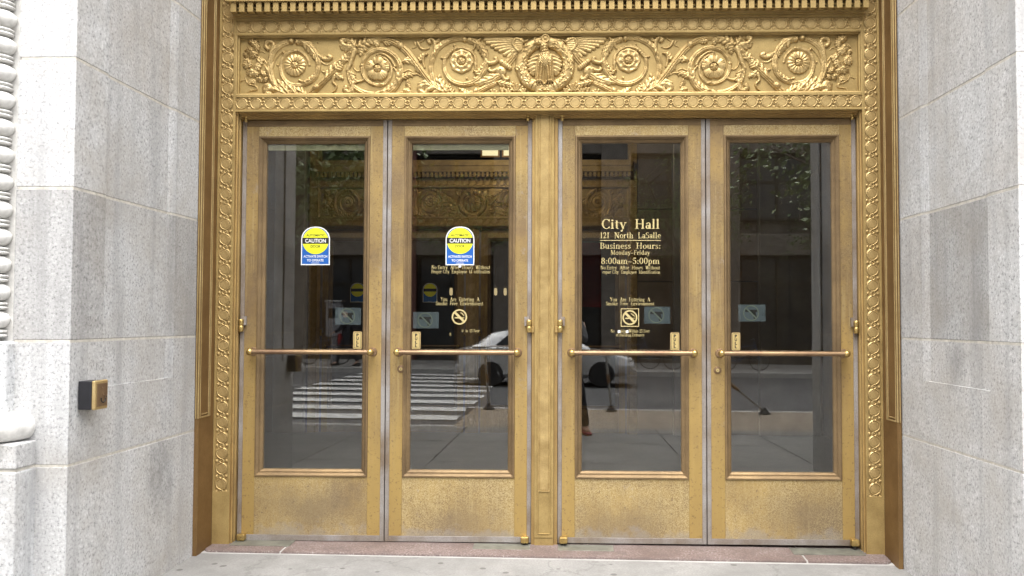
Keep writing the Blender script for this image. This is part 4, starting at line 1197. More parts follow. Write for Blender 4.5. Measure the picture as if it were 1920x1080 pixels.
def rrect(x0, x1, z0, z1, r, top_only=False):
    pts = []
    cs = [(x1 - r, z1 - r, 0), (x0 + r, z1 - r, 90)]
    cs += [(x0 + r, z0 + r, 180), (x1 - r, z0 + r, 270)]
    for i, (cx, cz, a0) in enumerate(cs):
        if top_only and i > 1:
            pts.append((x0 if i == 2 else x1, z0)); continue
        for k in range(7): a = R(a0 + 15 * k); pts.append((cx + r * math.cos(a), cz + r * math.sin(a)))
    return pts

# ------------------------------------------------------------------ doors
YD, YG = 0.09, 0.122
def caution(door, x0, x1, z0, z1, y):
    st = flat('caution_sticker', 'sign_white', door, rrect(x0, x1, z0, z1, (x1 - x0) * .44, True), y, .0006)
    st['label'] = 'yellow and blue arched caution sticker'
    w = x1 - x0; cx = (x0 + x1) / 2; e = w * .035; yy = y - .0003
    flat('blue_field', 'sign_blue', st, rrect(x0 + e, x1 - e, z0 + e, z1 - e, w * .41, True), yy)
    zc = z1 - w * .50; r = w * .455
    flat('yellow_disc', 'sign_yellow', st, [(cx + r * math.cos(2 * PI * k / 40), zc + r * math.sin(2 * PI * k / 40)) for k in range(40)], yy - .0003)
    flat('black_band', 'sign_black', st, [(x0 + e, zc - w * .095), (x1 - e, zc - w * .095), (x1 - e, zc + w * .115), (x0 + e, zc + w * .115)], yy - .0006)
    sans('AUTOMATIC', cx, zc + w * .20, w * .085, w * .64, yy - .0006, st, 'sign_black', bold=.02)
    sans('CAUTION', cx, zc + w * .01, w * .135, w * .72, yy - .0009, st, 'sign_white', bold=.02)
    sans('DOOR', cx, zc - w * .185, w * .09, w * .34, yy - .0006, st, 'sign_black', bold=.02)
    sans('ACTIVATE SWITCH', cx, z0 + w * .30, w * .085, w * .82, yy - .0006, st, 'sign_white', bold=.015)
    sans('TO OPERATE', cx, z0 + w * .165, w * .085, w * .58, yy - .0006, st, 'sign_white', bold=.015)
    flat('fine_print', 'sign_white', st, [(cx - w * .14, z0 + w * .065), (cx + w * .14, z0 + w * .065), (cx + w * .14, z0 + w * .08), (cx - w * .14, z0 + w * .08)], yy - .0006)
def pull_plate(door, x0, x1, z0, z1, y):
    pl = flat('pull_plate', 'bar_bronze', door, rrect(x0, x1, z0, z1, .009), y, .002)
    flat('plate_border', 'sign_gold', pl, rrect(x0 + .003, x1 - .003, z0 + .003, z1 - .003, .007), y - .0003)
    flat('plate_line', 'sign_black', pl, rrect(x0 + .0075, x1 - .0075, z0 + .0075, z1 - .0075, .006), y - .0006)
    flat('plate_field', 'sign_gold', pl, rrect(x0 + .0095, x1 - .0095, z0 + .0095, z1 - .0095, .005), y - .0009)
    cx = (x0 + x1) / 2
    for k, ch in enumerate('PULL'):
        sans(ch, cx, z1 - .024 - k * (z1 - z0 - .048) / 3, .0190, .0150, y - .0012, pl, 'sign_black', bold=.05)
def no_gun(door, x0, x1, z0, z1, y):
    s_ = flat('no_weapon_sign', 'sign_pale', door, _rect(x0, z0, x1, z1), y, .0004)
    s_['label'] = 'small pale sign with a crossed-out handgun'
    cx, cz = (x0 + x1) / 2 - .005, (z0 + z1) / 2; k = (z1 - z0)
    gun = [(-.36, .20), (.34, .20), (.36, .07), (.10, .05), (.02, -.06), (-.10, -.06), (-.16, -.34), (-.36, -.32), (-.26, .05), (-.38, .08)]
    flat('handgun_mark', 'sign_black', s_, [(cx - a * k, cz + b_ * k) for a, b_ in gun], y - .0005)
    ringpoly('prohibition_ring', 'sign_ring', s_, cx, cz, k * .40, k * .47, y - .0010)
    d = k * .40 * .707; w = k * .030
    flat('prohibition_bar', 'sign_ring', s_, [(cx - d - w, cz + d - w), (cx - d + w, cz + d + w), (cx + d + w, cz - d + w), (cx + d - w, cz - d - w)], y - .0013)
def no_smoke(door, cx, cz, r, y, square):
    g_ = empty('no_smoking_sign', parent=door)
    if square:
        a = r * 1.22
        for (p, q) in (((cx - a, cz - a), (cx + a, cz - a + .005)), ((cx - a, cz + a - .005), (cx + a, cz + a)), ((cx - a, cz - a + .005), (cx - a + .005, cz + a - .005)), ((cx + a - .005, cz - a + .005), (cx + a, cz + a - .005))):
            flat('sign_border', 'gold_leaf', g_, _rect(p[0], p[1], q[0], q[1]), y)
    ringpoly('prohibition_ring', 'gold_leaf', g_, cx, cz, r * .80, r, y)
    d = r * .62; w = r * .11
    flat('prohibition_bar', 'gold_leaf', g_, [(cx - d - w, cz + d - w), (cx - d + w, cz + d + w), (cx + d + w, cz - d + w), (cx + d - w, cz - d - w)], y - .0003)
    flat('cigarette_mark', 'gold_leaf', g_, _rect(cx - r * .62, cz - r * .18, cx + r * .30, cz - r * .02), y - .0001)
    flat('cigarette_mark', 'gold_leaf', g_, _rect(cx + r * .36, cz - r * .18, cx + r * .46, cz - r * .02), y - .0001)
    flat('cigarette_mark', 'gold_leaf', g_, _rect(cx + r * .52, cz - r * .18, cx + r * .62, cz - r * .02), y - .0001)
    sm = MB()
    pts = [(.55, .08), (.52, .22), (.36, .26), (.38, .40), (.20, .44), (.12, .52)]
    for (a, b_), (c_, d_) in zip(pts[:-1], pts[1:]):
        sm.add([(cx + a * r, y - .0001, cz + b_ * r), (cx + (a + .09) * r, y - .0001, cz + (b_ + .07) * r), (cx + (c_ + .09) * r, y - .0001, cz + (d_ + .07) * r), (cx + c_ * r, y - .0001, cz + d_ * r)], [(0, 1, 2, 3)])
    mkmesh_noflip(sm, 'smoke_mark', 'gold_leaf', g_)

def make_door(xl, xr, gx0, gx1, hinge, lock, label, wear=(.8, .5)):
    zb, zt, gz0, gz1 = -.020, 2.6245, .424, 2.480
    hinge_x = xl if hinge < 0 else xr
    D = empty('bronze_door'); tag(D, label, 'door', 'four bronze entrance doors')
    mo = .043
    mx0, mx1, mz0, mz1 = gx0 - mo, gx1 + mo, gz0 - mo - .004, gz1 + mo
    hs_, ms_ = .026, .025                       # edge strips: hinge side, meeting side
    sl, sr = (hs_, ms_) if hinge < 0 else (ms_, hs_)
    zlo, zhi = zb + .036, zt - .038
    box('stile', 'door_stile', D, xl + sl + .0005, mx0 - .0006, YD, YD + .055, zlo, zhi, .0008)
    box('stile', 'door_stile', D, mx1 + .0006, xr - sr - .0005, YD, YD + .055, zlo, zhi, .0008)
    box('top_rail', 'door_rail_top', D, mx0, mx1, YD + .0006, YD + .055, mz1 - .001, zhi, .0008)
    box('bottom_rail', 'door_rail', D, mx0, mx1, YD + .0006, YD + .055, zlo, mz0 + .001, .0008, wear)
    box('edge_strip', 'oxide', D, xl, xl + sl, YD - .003, YD + .055, zb, zt, .002)
    box('edge_strip', 'oxide', D, xr - sr, xr, YD - .003, YD + .055, zb, zt, .002)
    box('edge_strip', 'door_moulding', D, xl + sl + .0003, xr - sr - .0003, YD - .002, YD + .055, zhi + .0005, zt, .002)
    box('edge_strip', 'oxide', D, xl + sl + .0003, xr - sr - .0003, YD - .002, YD + .055, zb, zlo - .0005, .002)
    MB().frame(mx0, mx1, mz0, mz1, [(0, YD + .01), (0, YD - .004), (.002, YD - .007), (.010, YD - .008), (.013, YD - .004), (.021, YD + .002), (.023, YD + .008), (.0235, YD + .012), (.030, YD + .012), (.033, YD + .016), (.039, YD + .020), (.0432, YD + .029), (.0436, YD + .05)]).build('glazing_moulding', 'door_moulding', D, 0, 35)
    box('glass_pane', 'glass', D, gx0 - .003, gx1 + .003, YG, YG + .006, gz0 - .006, gz1 + .003)
    # pull bar on two ball-ended brackets
    bx0, bx1, bzv, by = xl + (.088 if hinge < 0 else .080), xr - (.088 if hinge > 0 else .080), 1.158, .020
    pbar = empty('pull_bar', parent=D)
    MB().tube([(bx0 + .008, by, bzv), ((bx0 + bx1) / 2, by - .001, bzv), (bx1 - .008, by, bzv)], .0148, 18).build('bar', 'bar_bronze', pbar, 0, 50)
    for bxx in (bx0, bx1):
        pr = [(.0005, -.021)] + [(.0215 * math.cos(a), .0215 * math.sin(a)) for a in [R(-75 + 150 * i / 10) for i in range(11)]] + [(.0005, .021)]
        o = MB().lathe(pr, (bxx, by, bzv), 'y', 18).build('ball_end', 'brass', pbar, 0, 60)
        MB().lathe([(.0115, .0), (.0115, YD - by - .010), (.016, YD - by - .004)], (bxx, by + .012, bzv), 'y', 14).build('bracket_neck', 'bar_bronze', pbar, 0, 50)
        rs = MB().lathe([(.0005, -.0065), (.018, -.0065), (.026, -.005), (.029, -.001), (.029, .001)], (bxx, YD - .001, bzv), 'y', 24).build('bracket_rose', 'bar_bronze', pbar, 0, 40)
        for a in (.6, 3.74):
            MB().lathe([(.0005, -.0085), (.003, -.0083), (.0035, -.006)], (bxx + .0225 * math.cos(a), YD - .001, bzv + .0225 * math.sin(a)), 'y', 8).build('screw', 'dark_gap', rs, 0, 40) if False else None
    # hinges
    s_ = 1 if hinge < 0 else -1
    hx = hinge_x + s_ * .014
    for k, (z0, z1, r_) in enumerate(((2.610, 2.655, .0105), (1.283, 1.361, .0165))):
        hg = empty('hinge', parent=D)
        zm = (z0 + z1) / 2
        if k == 0: hx_ = hinge_x + s_ * .026
        else: hx_ = hx
        for za, zbb in ((z0, zm - .001), (zm + .001, z1)):
            MB().lathe([(.001, za), (r_ * .85, za), (r_, za + .003), (r_, zbb - .003), (r_ * .85, zbb), (.001, zbb)], (hx_, .066, 0), 'z', 18).build('hinge_knuckle', 'brass', hg, 0, 50)
        if k: box('hinge_leaf', 'jamb_bronze', hg, min(hx - s_ * .034, hx), max(hx - s_ * .034, hx), .070, .088, z0, zm - .002, .001)
        if k: box('hinge_leaf', 'oxide', hg, min(hx + s_ * .03, hx), max(hx + s_ * .03, hx), .072, .0868, zm + .002, z1 + .02, .001)
    pv = MB().box(hinge_x + s_ * .012 if s_ > 0 else hinge_x - .062, hinge_x + .062 if s_ > 0 else hinge_x - .012, .046, .085, -.014, .026)
    pv.build('floor_pivot', 'brass', D, .007)
    MB().lathe([(.012, -.05), (.012, -.012)], (hinge_x + s_ * .037, .068, 0), 'z', 12).build('pivot_pin', 'dark_gap', D)
    if lock:
        lx, lz = lock
        lk = MB().lathe([(.0005, -.011), (.0135, -.011), (.0155, -.009), (.016, -.004), (.022, -.003), (.025, .001)], (lx, YD - .0005, lz), 'y', 24).build('lock_cylinder', 'bar_bronze', D, 0, 35)
        MB().lathe([(.0005, -.0118), (.0098, -.0118), (.0105, -.0105)], (lx, YD - .0005, lz), 'y', 20).build('lock_plug', 'sign_gold', lk, 0, 35)
        box('keyhole', 'dark_gap', lk, lx - .0015, lx + .0015, YD - .013, YD - .0115, lz - .0055, lz + .004)
    return D
YT = YG - .0012
d1 = make_door(-1.929, -1.0065, -1.782, -1.157, -1, None, 'leftmost bronze glass door with caution sticker and no lettering', (.95, .45, .52))
d2 = make_door(-1.0005, -.0885, -.852, -.236, 1, (-.906, 1.052), 'second bronze glass door from left, caution sticker above gold lettering, with lock', (.7, .12, .6))
d3 = make_door(.0765, .9970, .227, .847, -1, None, 'third bronze glass door from left, lettered City Hall with business hours in gold', (.75, .15, .42))
d4 = make_door(1.0030, 1.9320, 1.157, 1.787, 1, (1.068, 1.052), 'rightmost bronze glass door with lock and no gold lettering', (.65, .35, .75))
caution(d1, -1.557, -1.373, 1.706, 1.951, YT); caution(d2, -.635, -.453, 1.706, 1.951, YT)
for d, (a, b_) in ((d1, (-1.219, -1.160)), (d2, (-.847, -.788)), (d3, (.779, .838)), (d4, (1.160, 1.217))):
    pull_plate(d, a, b_, 1.173, 1.287, YT - .002)
for d, q in ((d1, (-1.336, -1.172, 1.328, 1.436)), (d2, (-.840, -.677, 1.306, 1.410)), (d3, (.618, .781, 1.340, 1.447)), (d4, (1.207, 1.376, 1.355, 1.461))):
    no_gun(d, *q, YG + .0075)
for d in (d1, d2):
    x0, x1 = ((-1.779, -1.160) if d is d1 else (-.849, -.239))
    box('pale_strip', 'strip_pale', d, x0, x1, YG + .0075, YG + .02, 2.441, 2.476)  # pale strip across the head of the pane, behind the glass
for tx, a, b_, z1, z0 in (('City  Hall', .351, .716, 1.998, 1.937), ('121  North  LaSalle', .341, .723, 1.915, 1.877), ('Business  Hours:', .341, .722, 1.849, 1.811), ('Monday-Friday', .408, .655, 1.799, 1.773), ('8:00am-5:00pm', .347, .715, 1.754, 1.715), ('No Entry  After  Hours  Without', .344, .719, 1.701, 1.681), ('roper City  Employee  Identification', .357, .719, 1.673, 1.654), ('You  Are  Entering  A', .404, .655, 1.502, 1.480), ('Smoke  Free  Environment', .378, .682, 1.475, 1.455), ('No Smoking Within 25 Feet', .408, .651, 1.302, 1.284), ('of Building Entrance', .441, .618, 1.278, 1.260)):
    lettering(tx, a, b_, z1, z0, YT, d3, drop=(3, 4) if tx.startswith('No Sm') else ())
flat('underline', 'gold_leaf', d3, _rect(.341, 1.8615, .723, 1.8655), YT)
no_smoke(d3, .528, 1.378, .047, YT, True)
for tx, a, b_, z1, z0, dr in (('No Entry  After  Hours  Without', -.724, -.352, 1.702, 1.682, ()), ('Proper City  Employee  Identification', -.724, -.352, 1.675, 1.655, (25,)), ('You  Are  Entering  A', -.665, -.419, 1.501, 1.479, ()), ('Smoke  Free  Environment', -.695, -.395, 1.474, 1.453, ()), ('No Smoking Within 25 Feet', -.662, -.418, 1.300, 1.283, tuple(range(0, 12)) + (14,)), ('of Building Entrance', -.63, -.45, 1.276, 1.260, tuple(range(0, 3)) + tuple(range(4, 20)))):
    lettering(tx, a, b_, z1, z0, YT, d2, drop=dr)
no_smoke(d2, -.545, 1.379, .049, YT, False)
for d, spots in ((d3, ((.452, 1.281), (.502, 1.281))), (d2, ((-.552, 1.691),))):
    for (x, z) in spots:
        flat('paper_scrap', 'sign_white', d, [(x, z), (x + .018, z + .002), (x + .016, z + .018), (x + .001, z + .016)], YT - .0006)

# ------------------------------------------------------------------ vestibule behind the doors
VX0, VX1, VY1, VZ1 = -4.3, 3.3, 5.35, 4.5
IX, IZ = -1.04, -.12
vf = box('vestibule_floor', 'vest_floor', None, VX0, VX1, .221, 9.0, -.25, -.04); tag(vf, kind='structure')
vc = box('vestibule_ceiling', 'vest_marble', None, VX0, VX1, .1505, 9.0, VZ1, VZ1 + .2); tag(vc, kind='structure')
vw = empty('vestibule_wall'); tag(vw, kind='structure')
box('wall_panel', 'vest_wall', vw, VX0 - .2, VX0, .15, 9.0, -.2, VZ1 + .2)
box('wall_panel', 'vest_wall', vw, VX1, VX1 + .2, .15, 9.0, -.2, VZ1 + .2)
box('wall_panel', 'vest_wall', vw, VX0 - .2, VX1 + .2, 9.0, 9.2, -.2, VZ1 + .2)
box('wall_panel', 'vest_wall', vw, VX0, -1.96, .165, .30, -.2, VZ1)
box('wall_panel', 'vest_wall', vw, 1.96, VX1, .165, .30, -.2, VZ1)
box('wall_panel', 'vest_wall', vw, -1.96, 1.96, .165, .30, 2.67, VZ1)
box('wall_panel', 'vest_wall', vw, -2.06, 2.06, .20, .32, 4.4, 9.6)
# back wall round the inner doors, in courses of brown marble
for (a, b_) in ((VX0, IX - 2.05), (IX + 2.05, VX1)):
    for z0, z1 in ((-.2, .9), (.9, 1.85), (1.85, 2.75), (2.75, VZ1)):
        box('marble_panel', 'vest_wall', vw, a + .004, b_ - .004, VY1 + .02, VY1 + .2, z0 + .004, z1 - .004, .004)
box('marble_panel', 'vest_wall', vw, IX - 2.05, IX + 2.05, VY1 + .16, VY1 + .3, 3.85, VZ1)
for xx in (VX0 + .02, -3.5, 1.45, 2.5, VX1 - .45):
    box('pilaster', 'vest_marble', vw, xx, xx + .38, VY1 - .10, VY1 + .019, -.04, VZ1, .01)
for yy in (1.2, 3.2):
    box('pilaster', 'vest_marble', vw, VX0, VX0 + .15, yy, yy + .5, -.04, VZ1, .01)
    box('pilaster', 'vest_marble', vw, VX1 - .15, VX1, yy, yy + .5, -.04, VZ1, .01)
# the inner set: same surround and doors
inner = copy_tree(sur, None, skip=('return_panel', 'transom'))
inner.location = (IX, VY1, IZ)
tag(inner, 'dim bronze inner surround with eagle frieze seen through the glass', 'door frame')
for k, (src, lab) in enumerate(((d1, 'inner glass door behind the leftmost door, small caution sticker on its glass'), (d2, 'inner glass door seen dimly behind the second outer door, with caution sticker'), (d3, 'inner glass door behind the central mullion'), (d4, 'inner glass door in shadow behind the third door'))):
    c = copy_tree(src, None, skip=('lettering', 'underline', 'no_smoking_sign', 'no_weapon_sign', 'paper_scrap', 'pull_plate', 'pale_strip', 'glass_pane'))
    tag(c, lab, 'door', 'inner vestibule doors')
    c.location = (IX, VY1, IZ)
tl = empty('lit_transom', (0, 0, 0)); tag(tl, 'cream lit transom panes above the inner frieze', 'window')
for xx in (-.93, -.66):
    box('pane', 'lit_pane', tl, xx, xx + .20, VY1 + .10, VY1 + .12, 3.44, 3.56)
    MB().frame(xx - .02, xx + .22, 3.42, 3.58, [(0, VY1 + .125), (0, VY1 + .085), (.02, VY1 + .085), (.02, VY1 + .125)]).build('pane_frame', 'bronze_brown', tl)
def sconce(x, y, z, label):
    s_ = empty('hall_lamp', (x, y, z)); tag(s_, label, 'lamp', 'hall lamps beyond the glass')
    MB().lathe([(.001, -.06), (.022, -.05), (.026, .0), (.022, .05), (.001, .06)], (0, 0, 0), 'z', 14).build('lamp_shade', 'lamp_glow', s_, 0, 50)
    MB().lathe([(.03, .058), (.03, .07), (.008, .09), (.008, .5)], (0, 0, 0), 'z', 12).build('lamp_stem', 'bar_bronze', s_, 0, 40)
vl = empty('fill_lamp', (-.6, 3.0, 4.5)); tag(vl, 'added bowl lamp, out of view on the vestibule ceiling, lighting the inner frieze', 'lamp')  # added lamp, out of view above the glass, brightens the inner doors and frieze
MB().lathe([(.001, -.34), (.16, -.31), (.25, -.22), (.27, -.14), (.25, -.13)], (0, 0, 0), 'z', 24).build('fill_lamp_bowl', 'lamp_glow', vl, 0, 50)
MB().lathe([(.02, -.15), (.02, -.02), (.08, -.01), (.08, 0)], (0, 0, 0), 'z', 14).build('lamp_stem', 'bar_bronze', vl, 0, 40)
pl_ = bpy.data.lights.new('fill_bulb', 'POINT'); pl_.energy = 20; pl_.color = (1.0, .84, .62); pl_.shadow_soft_size = .2  # fill light added for the inner set
po = bpy.data.objects.new('fill_bulb', pl_); col.objects.link(po); po.parent = vl; po.location = (0, 0, -.45)
for px, y in ((845, 7.8), (929, 8.2), (947, 8.2), (1100, 7.6), (1113, 7.9)):
    x = .123 + (px - 1060) * (5.25 + y) / 1600
    sconce(x, y, 1.354 + (602 - 547) * (5.25 + y) / 1600, {845: 'lone small glowing lamp seen through the second door', 929: 'left one of two small glowing lamps near the mullion in the second door', 947: 'right one of two small glowing lamps near the mullion in the second door', 1100: 'left one of two small glowing lamps through the third door', 1113: 'right one of two small glowing lamps through the third door'}[px])
bn = box('banner', 'bag_red', None, .36, .62, 6.6, 6.62, 1.55, 2.45); tag(bn, 'dark red banner hanging in the hall seen through the third door', 'banner')

# ------------------------------------------------------------------ people
def skin_mesh(name, verts, edges, radii, mat, parent, root=0, sub=2):
    me = bpy.data.meshes.new(name + '_base'); me.from_pydata(verts, edges, [])
    ob = bpy.data.objects.new(name, me); col.objects.link(ob)
    sk = ob.modifiers.new('skin', 'SKIN'); sk.use_smooth_shade = True
    for i, r_ in enumerate(radii):
        sv = me.skin_vertices[0].data[i]
        sv.radius = r_ if isinstance(r_, tuple) else (r_, r_)
        sv.use_root = (i == root)
    ss = ob.modifiers.new('sub', 'SUBSURF'); ss.levels = sub; ss.render_levels = sub
    dg = bpy.context.evaluated_depsgraph_get()
    out = bpy.data.meshes.new_from_object(ob.evaluated_get(dg))
    bpy.data.objects.remove(ob)
    out.name = name; out.shade_smooth()
    return mkobj(name, out, mat, parent)
def person(label, loc, rot, J, mats, scale=1.0, extra=None):
    """J: joint dict in metres (x right, y forward, z up)"""
    P = empty('person'); tag(P, label, 'person')
    names = list(J); V = [J[n] for n in names]; I = {n: i for i, n in enumerate(names)}
    E = [('pelvis', 'waist'), ('waist', 'chest'), ('chest', 'neck'), ('neck', 'head'), ('head', 'crown')]
    for s_ in 'LR':
        E += [('chest', 'sh' + s_), ('sh' + s_, 'el' + s_), ('el' + s_, 'wr' + s_), ('pelvis', 'hip' + s_), ('hip' + s_, 'kn' + s_), ('kn' + s_, 'an' + s_), ('an' + s_, 'toe' + s_)]
    rad = {'pelvis': (.15, .11), 'waist': (.135, .10), 'chest': (.165, .115), 'neck': .055, 'head': (.075, .09), 'crown': (.07, .085), 'sh': .062, 'el': .043, 'wr': .030, 'hip': .085, 'kn': .056, 'an': .040, 'toe': .038}
    rr = [rad.get(n, rad.get(n[:-1])) for n in names]
    # fingers
    V = list(V); EE = [(I[a], I[b_]) for a, b_ in E]
    for s_ in 'LR':
        w = Vector(J['wr' + s_]); d = (w - Vector(J['el' + s_])).normalized()
        side = d.cross(Vector((0, 0, 1)))
        if side.length < .2: side = Vector((0, 1, 0))
        side.normalize(); palm = w + d * .075
        V.append(tuple(palm)); rr.append((.034, .018)); pi_ = len(V) - 1; EE.append((I['wr' + s_], pi_))
        for k, (off, ln) in enumerate(((-.030, .070), (-.010, .080), (.010, .075), (.028, .058))):
            a = palm + d * .03 + side * off; b_ = a + d * ln * .5; c_ = b_ + d * ln * .4 - Vector((0, 0, .02))
            for q, r_ in ((a, .0095), (b_, .009), (c_, .0075)):
                V.append(tuple(q)); rr.append(r_)
            n = len(V); EE += [(pi_, n - 3), (n - 3, n - 2), (n - 2, n - 1)]
        a = w + d * .04 - side * .035; b_ = a + d * .035 - side * .02; V += [tuple(a), tuple(b_)]; rr += [.011, .009]
        n = len(V); EE += [(I['wr' + s_], n - 2), (n - 2, n - 1)]
    skin_mesh('body', V, EE, rr, 'skin', P, I['pelvis'])
    def sub(name, nodes, links, grow, mat, root=0, cut=None):
        vs = []; rs = []
        for n in nodes:
            r_ = rad.get(n, rad.get(n[:-1])); g_ = grow if not isinstance(grow, dict) else grow.get(n, grow.get('*'))
            vs.append(J[n] if n not in (cut or {}) else cut[n]); rs.append(tuple(x + g_ for x in r_) if isinstance(r_, tuple) else r_ + g_)
        ix = {n: i for i, n in enumerate(nodes)}
        skin_mesh(name, vs, [(ix[a], ix[b_]) for a, b_ in links], rs, mat, P, root)
    sub('trousers', ['pelvis', 'waist', 'hipL', 'knL', 'anL', 'hipR', 'knR', 'anR'], [('pelvis', 'waist'), ('pelvis', 'hipL'), ('hipL', 'knL'), ('knL', 'anL'), ('pelvis', 'hipR'), ('hipR', 'knR'), ('knR', 'anR')], .022, mats['legs'], 0)
    lk = [('pelvis', 'waist'), ('waist', 'chest'), ('chest', 'neck')]
    for s_ in 'LR': lk += [('chest', 'sh' + s_), ('sh' + s_, 'el' + s_), ('el' + s_, 'wr' + s_)]
    sub('jacket', ['pelvis', 'waist', 'chest', 'neck', 'shL', 'elL', 'wrL', 'shR', 'elR', 'wrR'], lk, .024, mats['top'], 1)
    hc = Vector(J['crown'])
    # hair cap, ears, nose, eyes
    hd = Vector(J['head']); up = (hc - hd).normalized()
    hair = MB()
    pr = [(.001, .118)] + [(.094 * math.sin(R(a)), .118 * math.cos(R(a))) for a in range(12, 96, 12)]
    hair.lathe(pr[::-1], tuple(hc + up * .0 + Vector((0, -.012, -.015))), 'z', 20)
    hair.build('hair', mats['hair'], P, 0, 60)
    face = MB(); fwd = Vector((0, 1, 0)); fc = hd + up * .03
    face.lathe([(.001, -.02), (.012, -.012), (.016, .006), (.006, .03), (.001, .034)], tuple(fc + fwd * .095 + Vector((0, 0, -.01))), 'z', 8)
    for sx in (-1, 1): face.lathe([(.001, -.03), (.014, -.02), (.018, .01), (.010, .03), (.001, .034)], tuple(fc + Vector((sx * .083, -.005, 0))), 'z', 8)
    face.build('face_features', 'skin', P, 0, 60)
    ey = MB()
    for sx in (-1, 1): ey.lathe([(.001, -.008), (.010, -.004), (.010, .004), (.001, .008)], tuple(fc + Vector((sx * .032, .086, .02))), 'z', 8)
    ey.lathe([(.001, -.004), (.022, -.002), (.022, .002), (.001, .004)], tuple(fc + Vector((0, .078, -.05))), 'z', 10)
    ey.build('eyes', 'hair_dark', P, 0, 60)
    for s_ in 'LR':
        an = Vector(J['an' + s_]); toe = Vector(J['toe' + s_]); f = (toe - an); f.z = 0; f.normalize()
        fl = toe.z - .035
        sh = MB(); side = Vector((-f.y, f.x, 0)); prof = [(-.075, .032, .07), (-.04, .042, .095), (.03, .046, .085), (.10, .052, .060), (.16, .048, .045), (.195, .030, .030)]
        vs = []; fs = []; base = Vector((an.x, an.y, fl))
        for (l_, w_, h_) in prof:
            for (a, z_) in ((-1, 0), (-1.0, .5), (-.6, 1), (.6, 1), (1.0, .5), (1, 0)): vs.append(tuple(base + f * l_ + side * a * w_ + Vector((0, 0, z_ * h_))))
        for i in range(len(prof) - 1):
            for k in range(6): fs.append((i * 6 + k, i * 6 + (k + 1) % 6, (i + 1) * 6 + (k + 1) % 6, (i + 1) * 6 + k))
        fs += [tuple(range(6)), tuple(range((len(prof) - 1) * 6, len(prof) * 6))[::-1]]
        so = MB().add(vs, fs).build('shoe', mats['shoe'], P, 0, 50)
        so2 = [(a, b_, c_ if c_ < fl + .02 else c_) for a, b_, c_ in vs]
        sole = MB().add([(v[0], v[1], fl - .004 + (.022 if j % 6 in (1, 2, 3, 4) else 0)) for j, v in enumerate(vs)], fs).build('sole', mats['sole'], so)
        sole.scale = (1.0, 1.0, 1.0)
    P.location = loc; P.rotation_euler = (0, 0, rot)
    return P
base = dict(pelvis=(0, 0, .98), waist=(0, 0, 1.12), chest=(0, .01, 1.36), neck=(0, .01, 1.53), head=(0, .03, 1.62), crown=(0, .03, 1.72),
            shL=(-.19, 0, 1.42), shR=(.19, 0, 1.42), hipL=(-.10, 0, .92), hipR=(.10, 0, .92))
# the photographer, feet apart, phone held up in both hands behind the lens
J = dict(base); J.update(elL=(-.24, .20, 1.22), wrL=(-.09, .38, 1.36), elR=(.24, .20, 1.22), wrR=(.09, .38, 1.36), knL=(-.16, .03, .50), anL=(-.20, -.02, .085), toeL=(-.23, .14, .035), knR=(.19, .05, .50), anR=(.26, .04, .085), toeR=(.30, .20, .035))
px_, py_ = .13, -5.80
person('photographer in grey trousers and red shoes, reflected low in the third door', (px_, py_, gz(px_, py_)), 0, J, dict(top='cloth_grey', legs='cloth_dark', hair='hair_dark', shoe='shoe_red', sole='shoe_green'))
ph = MB().box(-.076, .076, -.0045, .0045, -.037, .037).build('phone', 'black_plastic', None, .004); ph.location = (.13, -5.292, 1.354)
tag(ph, 'dark phone held up by the photographer', 'phone')
# pedestrian walking on the far corner
J = dict(base); J.update(elL=(-.25, -.14, 1.17), wrL=(-.24, .02, .96), elR=(.25, .10, 1.17), wrR=(.22, .30, 1.06), knL=(-.10, .22, .52), anL=(-.10, .30, .10), toeL=(-.10, .46, .05), knR=(.10, -.10, .50), anR=(.10, -.42, .16), toeR=(.10, -.28, .04))
pd = person('pedestrian in dark clothes striding along the far corner, reflected in the leftmost door', (-6.75, -21.1, rz(-6.75) + .14), R(90), J, dict(top='cloth_dark', legs='cloth_dark', hair='hair_dark', shoe='rubber', sole='rubber'))
bg_ = MB().box(-.05, .05, -.16, .16, -.2, .14).build('shoulder_bag', 'bag_red', None, .02); bg_.location = (-6.98, -21.35, rz(-6.75) + 1.0)
tag(bg_, 'red shoulder bag beside the walking pedestrian', 'bag')

# ------------------------------------------------------------------ silver car
car = empty('silver_car', (-.35, -16.6, rz(0)))
tag(car, 'silver car driving past in the street, reflected in the middle doors', 'car')
def loft(sections, name, mat, parent, sm=35):
    n = len(sections[0]); vs = [p for s_ in sections for p in s_]; fs = []
    for i in range(len(sections) - 1):
        for k in range(n): fs.append((i * n + k, i * n + (k + 1) % n, (i + 1) * n + (k + 1) % n, (i + 1) * n + k))
    fs += [tuple(range(n))[::-1], tuple(range((len(sections) - 1) * n, len(sections) * n))]
    return MB().add(vs, fs).build(name, mat, parent, 0, sm)
st = [(-2.25, .66, .45, .78), (-2.18, .80, .30, .95), (-1.9, .87, .24, 1.02), (-1.2, .90, .22, 1.02), (0, .91, .22, .99), (.9, .90, .22, .96), (1.5, .88, .24, .88), (2.0, .82, .28, .78), (2.2, .66, .38, .66)]
secs = []
for x, w, zb, zt in st:
    zm = zb + (zt - zb) * .55
    secs.append([(x, -w * .9, zb), (x, -w, zb + .1), (x, -w, zm), (x, -w * .93, zt - .06), (x, -w * .80, zt), (x, w * .80, zt), (x, w * .93, zt - .06), (x, w, zm), (x, w, zb + .1), (x, w * .9, zb)])
loft(secs, 'body', 'car_silver', car)
cs = [(-1.85, .70, 1.00, 1.03), (-1.35, .68, 1.0, 1.36), (-.8, .66, .99, 1.46), (-.1, .66, .98, 1.48), (.4, .66, .97, 1.40), (1.1, .70, .93, .97)]
